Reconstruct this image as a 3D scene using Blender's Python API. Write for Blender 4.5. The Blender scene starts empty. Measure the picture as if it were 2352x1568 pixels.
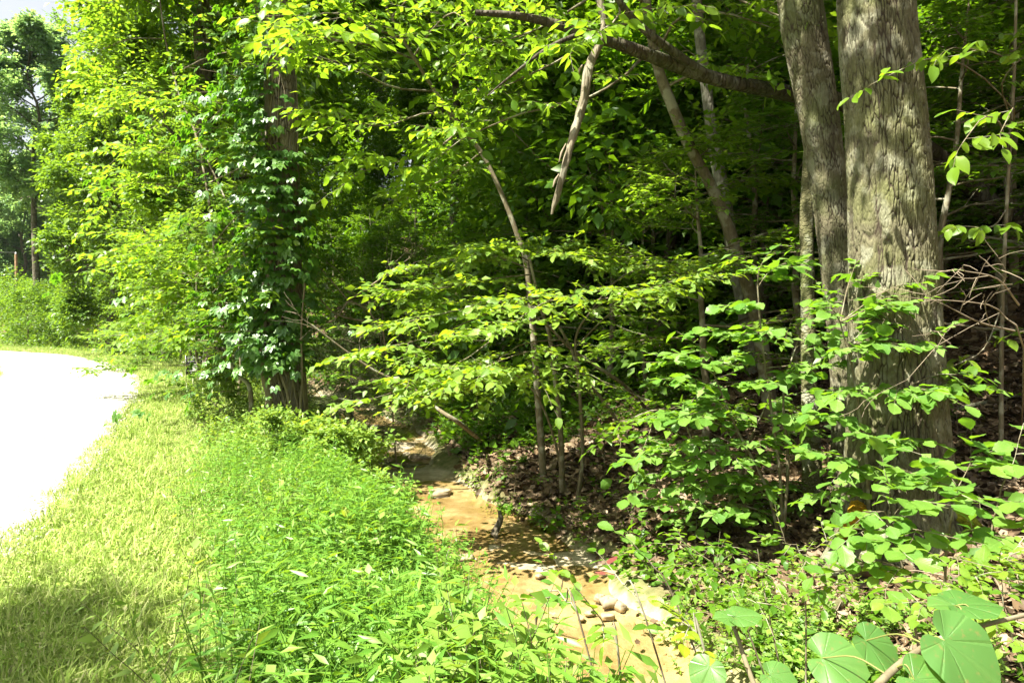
import bpy, math, random
import numpy as np
from mathutils import Matrix, Vector

# ------------------------------------------------------------------ camera, world, sun, exposure
SC = bpy.context.scene
COL = SC.collection
EYE = np.array((0.0, 0.0, 1.6))
PITCH = math.radians(1.68)
cam = bpy.data.cameras.new('camera'); cam_o = bpy.data.objects.new('camera', cam); COL.objects.link(cam_o)
cam_o.location = EYE; cam_o.rotation_euler = (math.radians(90) - PITCH, 0, 0)
cam.sensor_width = 36; cam.lens = 24; cam.clip_start = 0.05; cam.clip_end = 1500
SC.camera = cam_o

SUN_DIR = np.array((-0.45, -0.27, 0.86)); SUN_DIR /= np.linalg.norm(SUN_DIR)
W = bpy.data.worlds.new('World'); SC.world = W; W.use_nodes = True
nt = W.node_tree; nt.nodes.clear()
sky = nt.nodes.new('ShaderNodeTexSky'); sky.sky_type = 'NISHITA'; sky.sun_disc = False
sky.sun_elevation = math.asin(SUN_DIR[2]); sky.sun_rotation = math.atan2(SUN_DIR[0], SUN_DIR[1])
sky.air_density = 1.0; sky.dust_density = 4.0; sky.ozone_density = 0.6
bg = nt.nodes.new('ShaderNodeBackground'); bg.inputs[1].default_value = 0.054
wo = nt.nodes.new('ShaderNodeOutputWorld')
hz = nt.nodes.new('ShaderNodeHueSaturation'); hz.inputs['Saturation'].default_value = .3   # hazy white summer sky
nt.links.new(sky.outputs[0], hz.inputs['Color']); nt.links.new(hz.outputs[0], bg.inputs[0]); nt.links.new(bg.outputs[0], wo.inputs[0])
sl = bpy.data.lights.new('sun', 'SUN'); sl.energy = 5.0; sl.angle = math.radians(0.55); sl.color = (1.0, 0.95, 0.84)
so = bpy.data.objects.new('sun', sl); COL.objects.link(so)
so.rotation_euler = Vector(SUN_DIR).to_track_quat('Z', 'Y').to_euler(); so.location = (-8, -6, 30)
SC.view_settings.view_transform = 'Standard'; SC.view_settings.look = 'None'
SC.view_settings.exposure = 2.3; SC.view_settings.gamma = 1.0; SC.view_settings.use_curve_mapping = False
SC.render.engine = 'CYCLES'
SC.cycles.max_bounces = 7; SC.cycles.diffuse_bounces = 4; SC.cycles.glossy_bounces = 2
SC.cycles.transmission_bounces = 4; SC.cycles.transparent_max_bounces = 6
SC.cycles.use_denoising = True; SC.cycles.caustics_reflective = False; SC.cycles.caustics_refractive = False
SC.cycles.sample_clamp_indirect = 6.0

# ------------------------------------------------------------------ helpers
def R(seed): return np.random.default_rng(seed)
def nrm(v):
    v = np.asarray(v, float); return v / np.maximum(np.linalg.norm(v, axis=-1, keepdims=True), 1e-9)
def pnoise(x, y, per, seed=0):
    xi = np.floor(x).astype(np.int64); return _vn(x - xi, xi % per, (xi + 1) % per, y, seed)
def _vn(xf, x0, x1, y, seed):
    yi = np.floor(y).astype(np.int64); yf = y - yi
    def h(a, b):
        n = (a * 374761393 + b * 668265263 + seed * 974711) & 0x7fffffff
        n = ((n ^ (n >> 13)) * 1274126177) & 0x7fffffff
        return ((n ^ (n >> 16)) & 0xffff) / 65535.0
    u = xf * xf * (3 - 2 * xf); v = yf * yf * (3 - 2 * yf)
    return (h(x0, yi) * (1 - u) + h(x1, yi) * u) * (1 - v) + (h(x0, yi + 1) * (1 - u) + h(x1, yi + 1) * u) * v
def pr(w, Y): return w * .5 * Y / 1568
def sstep(a, b, x):
    t = np.clip((x - a) / (b - a), 0, 1); return t * t * (3 - 2 * t)
UP = np.array((0, 0, 1.0))

def at(px, py, Y):
    """point on the line of sight through (px, py) of the 2352-wide view at world depth Y"""
    u = (px - 1176) / 1568.0; v = (784 - py) / 1568.0
    t = Y / (v * math.sin(PITCH) + math.cos(PITCH))
    return EYE + t * np.array((u, v * math.sin(PITCH) + math.cos(PITCH), v * math.cos(PITCH) - math.sin(PITCH)))
def pix(p):
    p = np.asarray(p) - EYE
    f = p[1] * math.cos(PITCH) - p[2] * math.sin(PITCH); up = p[1] * math.sin(PITCH) + p[2] * math.cos(PITCH)
    return (1176 + 1568 * p[0] / f, 784 - 1568 * up / f) if f > 0.05 else (1e6, 1e6)

def vnoise(x, y, seed=0):
    xi = np.floor(x).astype(np.int64); yi = np.floor(y).astype(np.int64); xf = x - xi; yf = y - yi
    def h(a, b):
        n = (a * 374761393 + b * 668265263 + seed * 974711) & 0x7fffffff
        n = ((n ^ (n >> 13)) * 1274126177) & 0x7fffffff
        return ((n ^ (n >> 16)) & 0xffff) / 65535.0
    u = xf * xf * (3 - 2 * xf); v = yf * yf * (3 - 2 * yf)
    return (h(xi, yi) * (1 - u) + h(xi + 1, yi) * u) * (1 - v) + (h(xi, yi + 1) * (1 - u) + h(xi + 1, yi + 1) * u) * v

# stream centre line and the road's right edge as functions of y
CY = [-30, -5, 0, 2.5, 4, 5.3, 6.4, 7.65, 8.9, 10.8, 13.4, 15.5, 18, 22, 28, 34, 40, 50, 80, 160, 400]
CX = [9, 4.4, 2.9, 1.75, .98, .48, .10, -.45, -1.2, -1.85, -2.45, -3.1, -4.3, -6.5, -11, -17, -24.5, -36, -72, -170, -460]
RY = [-40, -10, 0, 4.4, 6.4, 9.2, 13.8, 17.7, 20.6, 25.9, 32.6, 37.4, 45, 60, 90]
RX = [6, -.5, -2.1, -3.3, -4.2, -5.45, -7.6, -9.6, -11.4, -15.3, -21.3, -28, -40, -66, -120]
_yy = np.arange(-40, 401, .25)
def _smooth(ys, xs, w):
    f = np.interp(_yy, ys, xs); k = np.hanning(w); k /= k.sum()
    return np.convolve(np.pad(f, w // 2, mode='edge'), k, 'valid')[:len(_yy)]
_c = _smooth(CY, CX, 7); _r = _smooth(RY, RX, 13)
def cx(y): return np.interp(y, _yy, _c)
def rx(y): return np.interp(y, _yy, _r)
_cg = np.gradient(_c, _yy); _rg = np.gradient(_r, _yy)
def sdist(x, y): return (x - cx(y)) / np.sqrt(1 + np.interp(y, _yy, _cg) ** 2)
def rdist(x, y): return (x - rx(y)) / np.sqrt(1 + np.interp(y, _yy, _rg) ** 2)   # > 0: right of the road

BED = -0.92
def terrain(x, y):
    x = np.asarray(x, float); y = np.asarray(y, float)
    s = sdist(x, y)
    wob = (vnoise(x * 1.3 + 7, y * 1.3, 3) - .5) * .45
    w = .84 - .20 * np.exp(-((y - 4.4) / 1.2) ** 2) + .10 * np.sin(y * .9) + wob
    n1 = vnoise(x * .8, y * .8, 1) - .5; n2 = vnoise(x * 3.1, y * 3.1, 2) - .5
    bed = BED - .03 + .06 * n1 + .03 * n2
    q = y + .25 * np.sin(x * 2.3) + .3 * n1
    bed = bed + .035 * (sstep(5.45, 5.5, q) + sstep(6.9, 6.95, q) - sstep(7.5, 7.8, q)) + .03 * sstep(9.6, 9.65, q) - .02
    el = -s - w; er = s - w
    left = bed * (1 - sstep(0, .95, el)) + (0.0 + .05 * n1 + .012 * n2) * sstep(0, .95, el)
    hill = np.where(er < 2.6, .256 * er, .256 * 2.6 + .3 * (er - 2.6) + .27 * np.maximum(er - 3.6, 0))
    hill = np.where(hill > 14, 14 + (hill - 14) * .25, hill); hill = np.minimum(hill, 24)
    right = bed + .13 * sstep(0, .25, er) + hill + (.18 * n1 + .05 * n2) * sstep(.1, 1.5, er) + .5 * sstep(3, 9, er) * (vnoise(x * .25, y * .25, 5) - .5)
    z = np.where(el > 0, left, np.where(er > 0, right, bed))
    rd = rdist(x, y)
    z = np.where((rd < .9) & (el > 0), z * sstep(-.1, .9, rd) - .02 * (1 - sstep(-.1, .9, rd)), z)
    far = sstep(45, 120, np.hypot(x, y)) * (vnoise(x * .02, y * .02, 9)) * 3.0
    return z + np.where(rd < -6, far, 0)
def tz(x, y): return float(terrain(np.array([x]), np.array([y]))[0])
def hit(px, py):
    """where the line of sight through a pixel meets the ground"""
    d = at(px, py, 1.0) - EYE
    for t in np.arange(2.0, 60, .03):
        p = EYE + d * t
        if p[2] < tz(p[0], p[1]): return np.array((p[0], p[1], tz(p[0], p[1])))
    return EYE + d * 60

def mk(name, parts, mat, smooth=False, uvs=None):
    """one mesh datablock from [(verts, faces, material index)]"""
    me = bpy.data.meshes.new(name)
    Vs, tot, loops, mi, off = [], [], [], [], 0
    for p in parts:
        V, F = np.asarray(p[0], np.float32), np.asarray(p[1], np.int32)
        Vs.append(V); loops.append((F + off).ravel()); tot.append(np.full(len(F), F.shape[1], np.int32))
        mi.append(np.full(len(F), p[2] if len(p) > 2 else 0, np.int32)); off += len(V)
    V = np.concatenate(Vs); L = np.concatenate(loops); T = np.concatenate(tot); MI = np.concatenate(mi)
    me.vertices.add(len(V)); me.vertices.foreach_set('co', V.ravel())
    me.loops.add(len(L)); me.loops.foreach_set('vertex_index', L)
    me.polygons.add(len(T)); me.polygons.foreach_set('loop_start', np.concatenate(([0], np.cumsum(T)[:-1])).astype(np.int32))
    me.polygons.foreach_set('loop_total', T); me.polygons.foreach_set('material_index', MI)
    if smooth: me.polygons.foreach_set('use_smooth', np.ones(len(T), bool))
    for m in (mat if isinstance(mat, (list, tuple)) else [mat]): me.materials.append(m)
    if uvs is not None:
        ul = me.uv_layers.new(name='UVMap'); ul.data.foreach_set('uv', np.asarray(uvs, np.float32)[L].ravel())
    me.update(calc_edges=True)
    return me
def ob(name, me, parent=None, loc=None):
    o = bpy.data.objects.new(name, me); COL.objects.link(o)
    if parent is not None: o.parent = parent
    if loc is not None: o.location = loc
    return o
def tag(o, label=None, cat=None, group=None, kind=None):
    for k, v in (('label', label), ('category', cat), ('group', group), ('kind', kind)):
        if v: o[k] = v
    return o
def empty(name, loc, label, cat, group=None):
    o = ob(name, None, None, tuple(float(c) for c in loc)); o.empty_display_size = .2
    return tag(o, label, cat, group)
def copy_tree(o, parent=None):
    c = o.copy(); COL.objects.link(c)
    if parent is not None: c.parent = parent
    for ch in list(o.children): copy_tree(ch, c)
    return c

def tube(pts, rad, n=6, cap=True, ell=None):
    pts = np.asarray(pts, float); k = len(pts); rad = np.broadcast_to(np.asarray(rad, float), (k,))
    t = nrm(np.gradient(pts, axis=0)); ref = np.array((1.0, 0, 0)) if abs(t[0][2]) > .8 else UP
    a = nrm(np.cross(t, ref)); b = np.cross(t, a)
    th = np.arange(n) * 2 * math.pi / n
    V = pts[:, None] + rad[:, None, None] * (a[:, None] * np.cos(th)[None, :, None] + b[:, None] * np.sin(th)[None, :, None])
    i = np.arange(k - 1)[:, None] * n; j = np.arange(n)[None]; j2 = (j + 1) % n
    F = np.stack((i + j, i + j2, i + n + j2, i + n + j), -1).reshape(-1, 4)
    V = V.reshape(-1, 3)
    return V, F
def spl(pts, n):
    """Catmull-Rom resample"""
    pts = np.asarray(pts, float); k = len(pts)
    P = np.vstack((2 * pts[0] - pts[1], pts, 2 * pts[-1] - pts[-2]))
    u = np.linspace(0, k - 1 - 1e-6, n); i = u.astype(int); f = (u - i)[:, None]
    a, b, c, d = P[i], P[i + 1], P[i + 2], P[i + 3]
    return .5 * (2 * b + (c - a) * f + (2 * a - 5 * b + 4 * c - d) * f ** 2 + (3 * b - a - 3 * c + d) * f ** 3)
def poly(rng, p0, d0, L, n, wander=.12, bend=0.0):
    pts = [np.asarray(p0, float)]; d = np.asarray(d0, float)
    for _ in range(n):
        d = d + rng.normal(0, wander, 3); d[2] += bend; d = d / math.sqrt(d @ d); pts.append(pts[-1] + d * (L / n))
    return np.array(pts)
def lerp(pts, t):
    x = t * (len(pts) - 1); i = min(int(x), len(pts) - 2); f = x - i
    d = pts[i + 1] - pts[i]
    return pts[i] + d * f, d / max(math.sqrt(d @ d), 1e-9)

def grow(rng, p0, d0, L, r0, lvl, cfg, tubes, twigs):
    if lvl == 0:
        tw = poly(rng, p0, d0, L, 3, cfg.get('wander', .12), cfg.get('tbend', -.04)); twigs.append(tw)
        if cfg.get('twigs', True): tubes.append((tw, np.linspace(r0, r0 * .5, 4), 3))
        return
    n = 4 if lvl == 1 else 6
    pts = poly(rng, p0, d0, L, n, cfg.get('wander', .12), cfg.get('bend', .0))
    tubes.append((pts, np.linspace(r0, r0 * .4, n + 1), 4 if lvl == 1 else 6))
    side_shoots(rng, pts, L, r0, lvl, cfg, tubes, twigs)
def side_shoots(rng, pts, L, r0, lvl, cfg, tubes, twigs, t0=None):
    m = cfg['n'][lvl - 1]; t0 = cfg.get('t0', .25) if t0 is None else t0; flat = cfg.get('flat', 0)
    az = rng.uniform(0, 6.28)
    for i in range(m + 1):
        t = 1.0 if i == m else t0 + (1 - t0) * (i + rng.uniform(.1, .9)) / m
        p, d = lerp(pts, t)
        if i == m: dd = d
        else:
            az += 2.4 if rng.random() < .7 else 3.1
            a = np.cross(d, UP); a = a / max(math.sqrt(a @ a), 1e-6); b = np.cross(d, a)
            ang = cfg.get('ang', .9) * rng.uniform(.75, 1.25)
            pr = (a * (1 if i % 2 else -1) + b * rng.normal(0, .25)) if rng.random() < flat else a * math.cos(az) + b * math.sin(az)
            dd = d * math.cos(ang) + pr * math.sin(ang)
            dd[2] = dd[2] * (1 - .8 * flat) + cfg.get('lift', 0)
        dd = dd / math.sqrt(dd @ dd)
        l = L * cfg.get('ratio', .5) * (1.15 - .65 * t) * rng.uniform(.75, 1.25)
        if lvl == 1: l = cfg.get('twl', .4) * rng.uniform(.7, 1.3)
        grow(rng, p, dd, l, max(r0 * cfg.get('rr', .45), .0025), lvl - 1, cfg, tubes, twigs)

def leaves_of(rng, twigs, m, size, droop=.15, tilt=.45, up=1.0, out=0.0, spread=.95, back=0.0):
    """leaf frames (position, direction, normal, size) along twigs, alternating sides"""
    T = np.array(twigs); n = len(T)
    t = np.tile((np.arange(m) + .6) / m, (n, 1)) + rng.uniform(-.25, .25, (n, m)) / m
    t[:, -1] = 1.0
    x = np.clip(t, 0, 1) * 2.999; i = x.astype(int); f = (x - i)[..., None]
    idx = np.arange(n)[:, None]
    P = T[idx, i] * (1 - f) + T[idx, i + 1] * f; D = nrm(T[idx, i + 1] - T[idx, i])
    S = nrm(np.cross(D, UP) + 1e-4)
    sg = np.where(np.arange(m) % 2 == 0, 1.0, -1.0)[None, :, None] * np.where(rng.random((n, 1, 1)) < .5, 1, -1)
    k = np.full((1, m, 1), spread); k[0, -1] = .1
    L = nrm(D * (.75 - back) + S * sg * k + rng.normal(0, .22, P.shape) - UP * droop)
    N = UP * up + rng.normal(0, tilt, P.shape) + D * out
    N = nrm(N - (N * L).sum(-1, keepdims=True) * L)
    return P.reshape(-1, 3), L.reshape(-1, 3), N.reshape(-1, 3), (size * rng.uniform(.6, 1.2, n * m))

LEAF4 = (np.array([(0, 0, 0), (-.30, .38, .07), (0, .45, 0), (.30, .38, .07), (0, 1, -.08)]), np.array([(0, 2, 1), (0, 3, 2), (1, 2, 4), (2, 3, 4)]))
LEAF2 = (np.array([(0, 0, 0), (-.30, .42, .06), (.30, .42, .06), (0, 1, -.03)]), np.array([(0, 3, 1), (0, 2, 3)]))
LANCE = (np.array([(0, 0, 0), (-.11, .35, .03), (0, .4, 0), (.11, .35, .03), (0, 1, -.12)]), np.array([(0, 2, 1), (0, 3, 2), (1, 2, 4), (2, 3, 4)]))
def _star():
    a = [(0, 0), (-.25, .08), (-.5, .3), (-.22, .38), (-.34, .72), (-.1, .62), (0, 1), (.1, .62), (.34, .72), (.22, .38), (.5, .3), (.25, .08)]
    V = [(x, y, .05 * abs(x) - .06 * y * y) for x, y in a] + [(0, .32, 0)]
    return np.array(V), np.array([(12, (i + 1) % 12, i) for i in range(12)])
MAPLE = _star()
def _creeper():
    V, F = [], []
    for k, (an, l) in enumerate([(0, 1), (.75, .9), (-.75, .9), (1.5, .62), (-1.5, .62)]):
        c, s = math.cos(an), math.sin(an)
        for x, y, z in LEAF4[0]:
            x, y = x * l * .95, (.06 + y * .72) * l
            V.append((x * c + y * s, y * c - x * s, z * l - .18 * y * y))
        F += [tuple(i + 5 * k for i in f) for f in LEAF4[1]]
    return np.array(V), np.array(F)
CREEPER = _creeper()

def leaf_mesh(fr, tmpl):
    P, L, N, S = fr; V, F = tmpl; side = np.cross(L, N)
    X = P[:, None] + S[:, None, None] * (V[None, :, 0:1] * side[:, None] + V[None, :, 1:2] * L[:, None] + V[None, :, 2:3] * N[:, None])
    FF = (F[None] + (np.arange(len(P)) * len(V))[:, None, None]).reshape(-1, F.shape[1])
    return X.reshape(-1, 3), FF

def blade(kind='ovate', rows=7, serr=0.0, curl=.12, fold=.10, seed=0, aspect=.62):
    """a detailed single leaf: rows x 5 columns, midrib crease, curled rim; UV across/along"""
    rng = R(seed + 100); V, UV = [], []
    for i in range(rows + 1):
        t = i / rows
        if kind == 'heart': w = .56 * (math.sin(min(1, t * 1.0) * math.pi * .86 + .42) ** .8 if t < 1 else 0.0); w = max(w, 0)
        elif kind == 'lance': w = .5 * aspect * math.sin(math.pi * t ** .8) ** .9
        elif kind == 'obovate': w = .5 * aspect * math.sin(math.pi * t ** 1.15) ** .7
        else: w = .5 * aspect * math.sin(math.pi * t ** .78) ** .75
        if i == rows or (i == 0 and kind != 'heart'): w = .004
        sr = 1 + serr * (1 if i % 2 else -1) + rng.normal(0, .03)
        for c, u in enumerate((-1, -.5, 0, .5, 1)):
            x = u * w * (sr if abs(u) == 1 else 1); y = t
            if kind == 'heart' and i == 0: y = -.16 * abs(u) ** 1.0 * (1.5 - abs(u)); x = u * .44
            if kind == 'heart' and i == 1: y = t - .05 * abs(u)
            if abs(u) == 1 and serr: y += .03
            z = fold * abs(x) * 1.4 - curl * t * t + rng.normal(0, .010) * (abs(u) > .1) + .02 * math.sin(6 * t + 2 * u + seed)
            V.append((x, y, z)); UV.append((u * .5 + .5, t))
    F = [(i * 5 + c, i * 5 + c + 1, i * 5 + c + 6, i * 5 + c + 5) for i in range(rows) for c in range(4)]
    return np.array(V), np.array(F), np.array(UV)

def heart_leaf(seed=0, ring=6, fan=30):
    rng = R(seed + 300); a = np.linspace(-2.75, 2.75, fan + 1); q = np.abs(a)
    r = np.interp(q, [0, .12, .3, .6, 1.0, 1.5, 2.0, 2.4, 2.75], [1.0, .93, .88, .83, .76, .64, .52, .43, .30]) * (1 + .02 * np.sin(a * 9 + seed) + rng.normal(0, .008, fan + 1))
    V, UV = [(0, 0, 0)], [(.5, 0)]
    for k in range(1, ring + 1):
        f = k / ring
        for i in range(fan + 1):
            x, y = r[i] * f * math.sin(a[i]), r[i] * f * math.cos(a[i])
            vein = abs(((a[i] / 2.75 * 4.0 + .5) % 1) - .5) * 2
            z = .16 * abs(x) - .16 * y * abs(y) - .22 * x * x + .03 * f * f * math.sin(3 * a[i] + seed) + .02 * math.sin(5 * a[i] + 2 * seed) * f
            V.append((x, y, z)); UV.append((i / fan, f * r[i]))
    n = fan + 1; F3 = [(0, 1 + i + 1, 1 + i) for i in range(fan)]; F4 = [(1 + (k - 1) * n + i, 1 + (k - 1) * n + i + 1, 1 + k * n + i + 1, 1 + k * n + i) for k in range(1, ring) for i in range(fan)]
    return np.array(V), np.array(F3), np.array(F4), np.array(UV)

# ------------------------------------------------------------------ materials
def mat(name):
    m = bpy.data.materials.new(name); m.use_nodes = True; t = m.node_tree; t.nodes.clear()
    def N(ty, **kw):
        n = t.nodes.new(ty)
        for k, v in kw.items():
            if k.startswith('i_'):
                key = k[2:]; n.inputs[int(key) if key.isdigit() else key.replace('_', ' ')].default_value = v
            else: setattr(n, k, v)
        return n
    return m, t, N, lambda a, b: t.links.new(a, b)
def c4(c): return (c[0], c[1], c[2], 1.0)
def ramp(N, stops):
    r = N('ShaderNodeValToRGB'); e = r.color_ramp.elements
    while len(e) < len(stops): e.new(.5)
    for k, (p, c) in zip(e, stops): k.position = p; k.color = c4(c)
    return r
def leaf_mat(name, ca, cb, tr, rough=.42, trf=.42, veins=0.0, spots=0.0, spec=.3):
    m, t, N, L = mat(name)
    g = N('ShaderNodeNewGeometry'); oi = N('ShaderNodeObjectInfo')
    ad = N('ShaderNodeMath', operation='ADD'); L(g.outputs['Random Per Island'], ad.inputs[0]); L(oi.outputs['Random'], ad.inputs[1])
    fr = N('ShaderNodeMath', operation='FRACT'); L(ad.outputs[0], fr.inputs[0])
    mx = N('ShaderNodeMix', data_type='RGBA', i_6=c4(ca), i_7=c4(cb)); L(fr.outputs[0], mx.inputs[0])
    col = mx.outputs[2]
    trn = N('ShaderNodeMix', data_type='RGBA', i_6=c4(tr), i_7=c4([x * y for x, y in zip(tr, (1.35, 1.15, .9))])); L(fr.outputs[0], trn.inputs[0])
    if spots:
        tc = N('ShaderNodeTexCoord'); no = N('ShaderNodeTexNoise', i_Scale=9.0, i_Detail=3.0); L(tc.outputs['Object'], no.inputs[0])
        rp = ramp(N, [(.60, (0, 0, 0)), (.72, (1, 1, 1))]); L(no.outputs[0], rp.inputs[0])
        ml = N('ShaderNodeMath', operation='MULTIPLY', i_1=spots); L(rp.outputs[0], ml.inputs[0])
        m2 = N('ShaderNodeMix', data_type='RGBA', i_7=(.16, .13, .04, 1)); L(ml.outputs[0], m2.inputs[0]); L(col, m2.inputs[6]); col = m2.outputs[2]
    bs = N('ShaderNodeBsdfPrincipled'); bs.inputs['Roughness'].default_value = rough; bs.inputs['Specular IOR Level'].default_value = spec
    if veins:
        uv = N('ShaderNodeTexCoord'); sp = N('ShaderNodeSeparateXYZ'); L(uv.outputs['UV'], sp.inputs[0])
        a = N('ShaderNodeMath', operation='SUBTRACT', i_1=.5); L(sp.outputs[0], a.inputs[0])
        b = N('ShaderNodeMath', operation='ABSOLUTE'); L(a.outputs[0], b.inputs[0])
        c = N('ShaderNodeMath', operation='MULTIPLY_ADD', i_1=-.75); L(b.outputs[0], c.inputs[0]); L(sp.outputs[1], c.inputs[2])
        d = N('ShaderNodeMath', operation='MULTIPLY', i_1=8.0); L(c.outputs[0], d.inputs[0])
        if veins < 0:   # fan of veins from the leaf base, net of fine side veins
            veins = -veins; d = N('ShaderNodeMath', operation='MULTIPLY', i_1=8.0); L(b.outputs[0], d.inputs[0])
        e = N('ShaderNodeMath', operation='PINGPONG', i_1=.5); L(d.outputs[0], e.inputs[0])
        r1 = N('ShaderNodeMapRange', i_1=0.0, i_2=.09, i_3=1.0, i_4=0.0); L(e.outputs[0], r1.inputs[0])
        r2 = N('ShaderNodeMapRange', i_1=0.0, i_2=.025, i_3=1.0, i_4=0.0); L(b.outputs[0], r2.inputs[0])
        mxv = N('ShaderNodeMath', operation='MAXIMUM'); L(r1.outputs[0], mxv.inputs[0]); L(r2.outputs[0], mxv.inputs[1])
        vv = N('ShaderNodeMath', operation='MULTIPLY', i_1=veins); L(mxv.outputs[0], vv.inputs[0])
        m3 = N('ShaderNodeMix', data_type='RGBA', i_7=(.17, .27, .07, 1)); L(vv.outputs[0], m3.inputs[0]); L(col, m3.inputs[6]); col = m3.outputs[2]
        bp = N('ShaderNodeBump', i_Strength=.35, i_Distance=.004, invert=True); L(mxv.outputs[0], bp.inputs['Height']); L(bp.outputs[0], bs.inputs['Normal'])
    L(col, bs.inputs['Base Color'])
    tl = N('ShaderNodeBsdfTranslucent'); L(trn.outputs[2], tl.inputs[0])
    ms = N('ShaderNodeMixShader', i_0=trf); L(bs.outputs[0], ms.inputs[1]); L(tl.outputs[0], ms.inputs[2])
    o = N('ShaderNodeOutputMaterial'); L(ms.outputs[0], o.inputs[0])
    return m
def bark_mat(name, ca, cb, moss=0.0, lichen=0.0, sx=14.0, sz=3.0, bump=.5, attr=False, mosscol=(.06, .09, .015), dist=.02):
    m, t, N, L = mat(name)
    tc = N('ShaderNodeTexCoord'); mp = N('ShaderNodeMapping'); mp.inputs['Scale'].default_value = (sx, sx, sz); L(tc.outputs['Object'], mp.inputs[0])
    no = N('ShaderNodeTexNoise', i_Scale=1.0, i_Detail=6.0, i_Roughness=.65); L(mp.outputs[0], no.inputs[0])
    vo = N('ShaderNodeTexVoronoi', feature='DISTANCE_TO_EDGE', i_Scale=1.2)
    wr = N('ShaderNodeMix', data_type='RGBA', i_0=.25); L(mp.outputs[0], wr.inputs[6]); L(no.outputs[1], wr.inputs[7]); L(wr.outputs[2], vo.inputs[0])
    rp = ramp(N, [(.3, ca), (.7, cb)]); L(no.outputs[0], rp.inputs[0]); col = rp.outputs[0]
    n2 = N('ShaderNodeTexNoise', i_Scale=1.6, i_Detail=4.0, i_Roughness=.6); L(tc.outputs['Object'], n2.inputs[0])
    if lichen:
        r = ramp(N, [(.52, (0, 0, 0)), (.60, (1, 1, 1))]); n3 = N('ShaderNodeTexNoise', i_Scale=6.0, i_Detail=5.0); L(tc.outputs['Object'], n3.inputs[0]); L(n3.outputs[0], r.inputs[0])
        ml = N('ShaderNodeMath', operation='MULTIPLY', i_1=lichen); L(r.outputs[0], ml.inputs[0])
        mm = N('ShaderNodeMix', data_type='RGBA', i_7=(.42, .43, .33, 1)); L(ml.outputs[0], mm.inputs[0]); L(col, mm.inputs[6]); col = mm.outputs[2]
    if moss:
        r = ramp(N, [(.46, (0, 0, 0)), (.62, (1, 1, 1))]); L(n2.outputs[0], r.inputs[0])
        ml = N('ShaderNodeMath', operation='MULTIPLY', i_1=moss); L(r.outputs[0], ml.inputs[0])
        mm = N('ShaderNodeMix', data_type='RGBA', i_7=c4(mosscol)); L(ml.outputs[0], mm.inputs[0]); L(col, mm.inputs[6]); col = mm.outputs[2]
    if attr:
        ac = N('ShaderNodeAttribute', attribute_name='groove')
        mm = N('ShaderNodeMix', data_type='RGBA', i_6=(.04, .03, .02, 1)); L(ac.outputs['Fac'], mm.inputs[0]); L(col, mm.inputs[7]); col = mm.outputs[2]
    ed = N('ShaderNodeMapRange', i_1=0.0, i_2=.22); L(vo.outputs[0], ed.inputs[0])
    hs = N('ShaderNodeMath', operation='MULTIPLY_ADD', i_1=.6); L(no.outputs[0], hs.inputs[0]); L(ed.outputs[0], hs.inputs[2])
    bp = N('ShaderNodeBump', i_Strength=bump, i_Distance=dist); L(hs.outputs[0], bp.inputs['Height'])
    b = N('ShaderNodeBsdfPrincipled'); b.inputs['Roughness'].default_value = .9; b.inputs['Specular IOR Level'].default_value = .2
    L(col, b.inputs['Base Color']); L(bp.outputs[0], b.inputs['Normal'])
    o = N('ShaderNodeOutputMaterial'); L(b.outputs[0], o.inputs[0])
    return m
def plain(name, col, rough=.7, spec=.3, noise=0.0, scale=8.0):
    m, t, N, L = mat(name)
    b = N('ShaderNodeBsdfPrincipled'); b.inputs['Roughness'].default_value = rough; b.inputs['Specular IOR Level'].default_value = spec
    b.inputs['Base Color'].default_value = c4(col)
    if noise:
        tc = N('ShaderNodeTexCoord'); no = N('ShaderNodeTexNoise', i_Scale=scale, i_Detail=5.0); L(tc.outputs['Object'], no.inputs[0])
        rp = ramp(N, [(.3, [c * (1 - noise) for c in col]), (.7, [c * (1 + noise) for c in col])]); L(no.outputs[0], rp.inputs[0]); L(rp.outputs[0], b.inputs['Base Color'])
        bp = N('ShaderNodeBump', i_Strength=.4, i_Distance=.01); L(no.outputs[0], bp.inputs['Height']); L(bp.outputs[0], b.inputs['Normal'])
    o = N('ShaderNodeOutputMaterial'); L(b.outputs[0], o.inputs[0])
    return m
def rnd_mat(name, cols, rough=.8, trf=0.0):
    """colour picked per instance / island from a small palette"""
    m, t, N, L = mat(name)
    g = N('ShaderNodeNewGeometry'); oi = N('ShaderNodeObjectInfo')
    ad = N('ShaderNodeMath', operation='ADD'); L(g.outputs['Random Per Island'], ad.inputs[0]); L(oi.outputs['Random'], ad.inputs[1])
    fr = N('ShaderNodeMath', operation='FRACT'); L(ad.outputs[0], fr.inputs[0])
    rp = ramp(N, [(i / max(len(cols) - 1, 1), c) for i, c in enumerate(cols)]); L(fr.outputs[0], rp.inputs[0])
    b = N('ShaderNodeBsdfPrincipled'); b.inputs['Roughness'].default_value = rough; b.inputs['Specular IOR Level'].default_value = .25; L(rp.outputs[0], b.inputs['Base Color'])
    o = N('ShaderNodeOutputMaterial')
    if trf:
        tl = N('ShaderNodeBsdfTranslucent'); L(rp.outputs[0], tl.inputs[0]); ms = N('ShaderNodeMixShader', i_0=trf)
        L(b.outputs[0], ms.inputs[1]); L(tl.outputs[0], ms.inputs[2]); L(ms.outputs[0], o.inputs[0])
    else: L(b.outputs[0], o.inputs[0])
    return m

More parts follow.
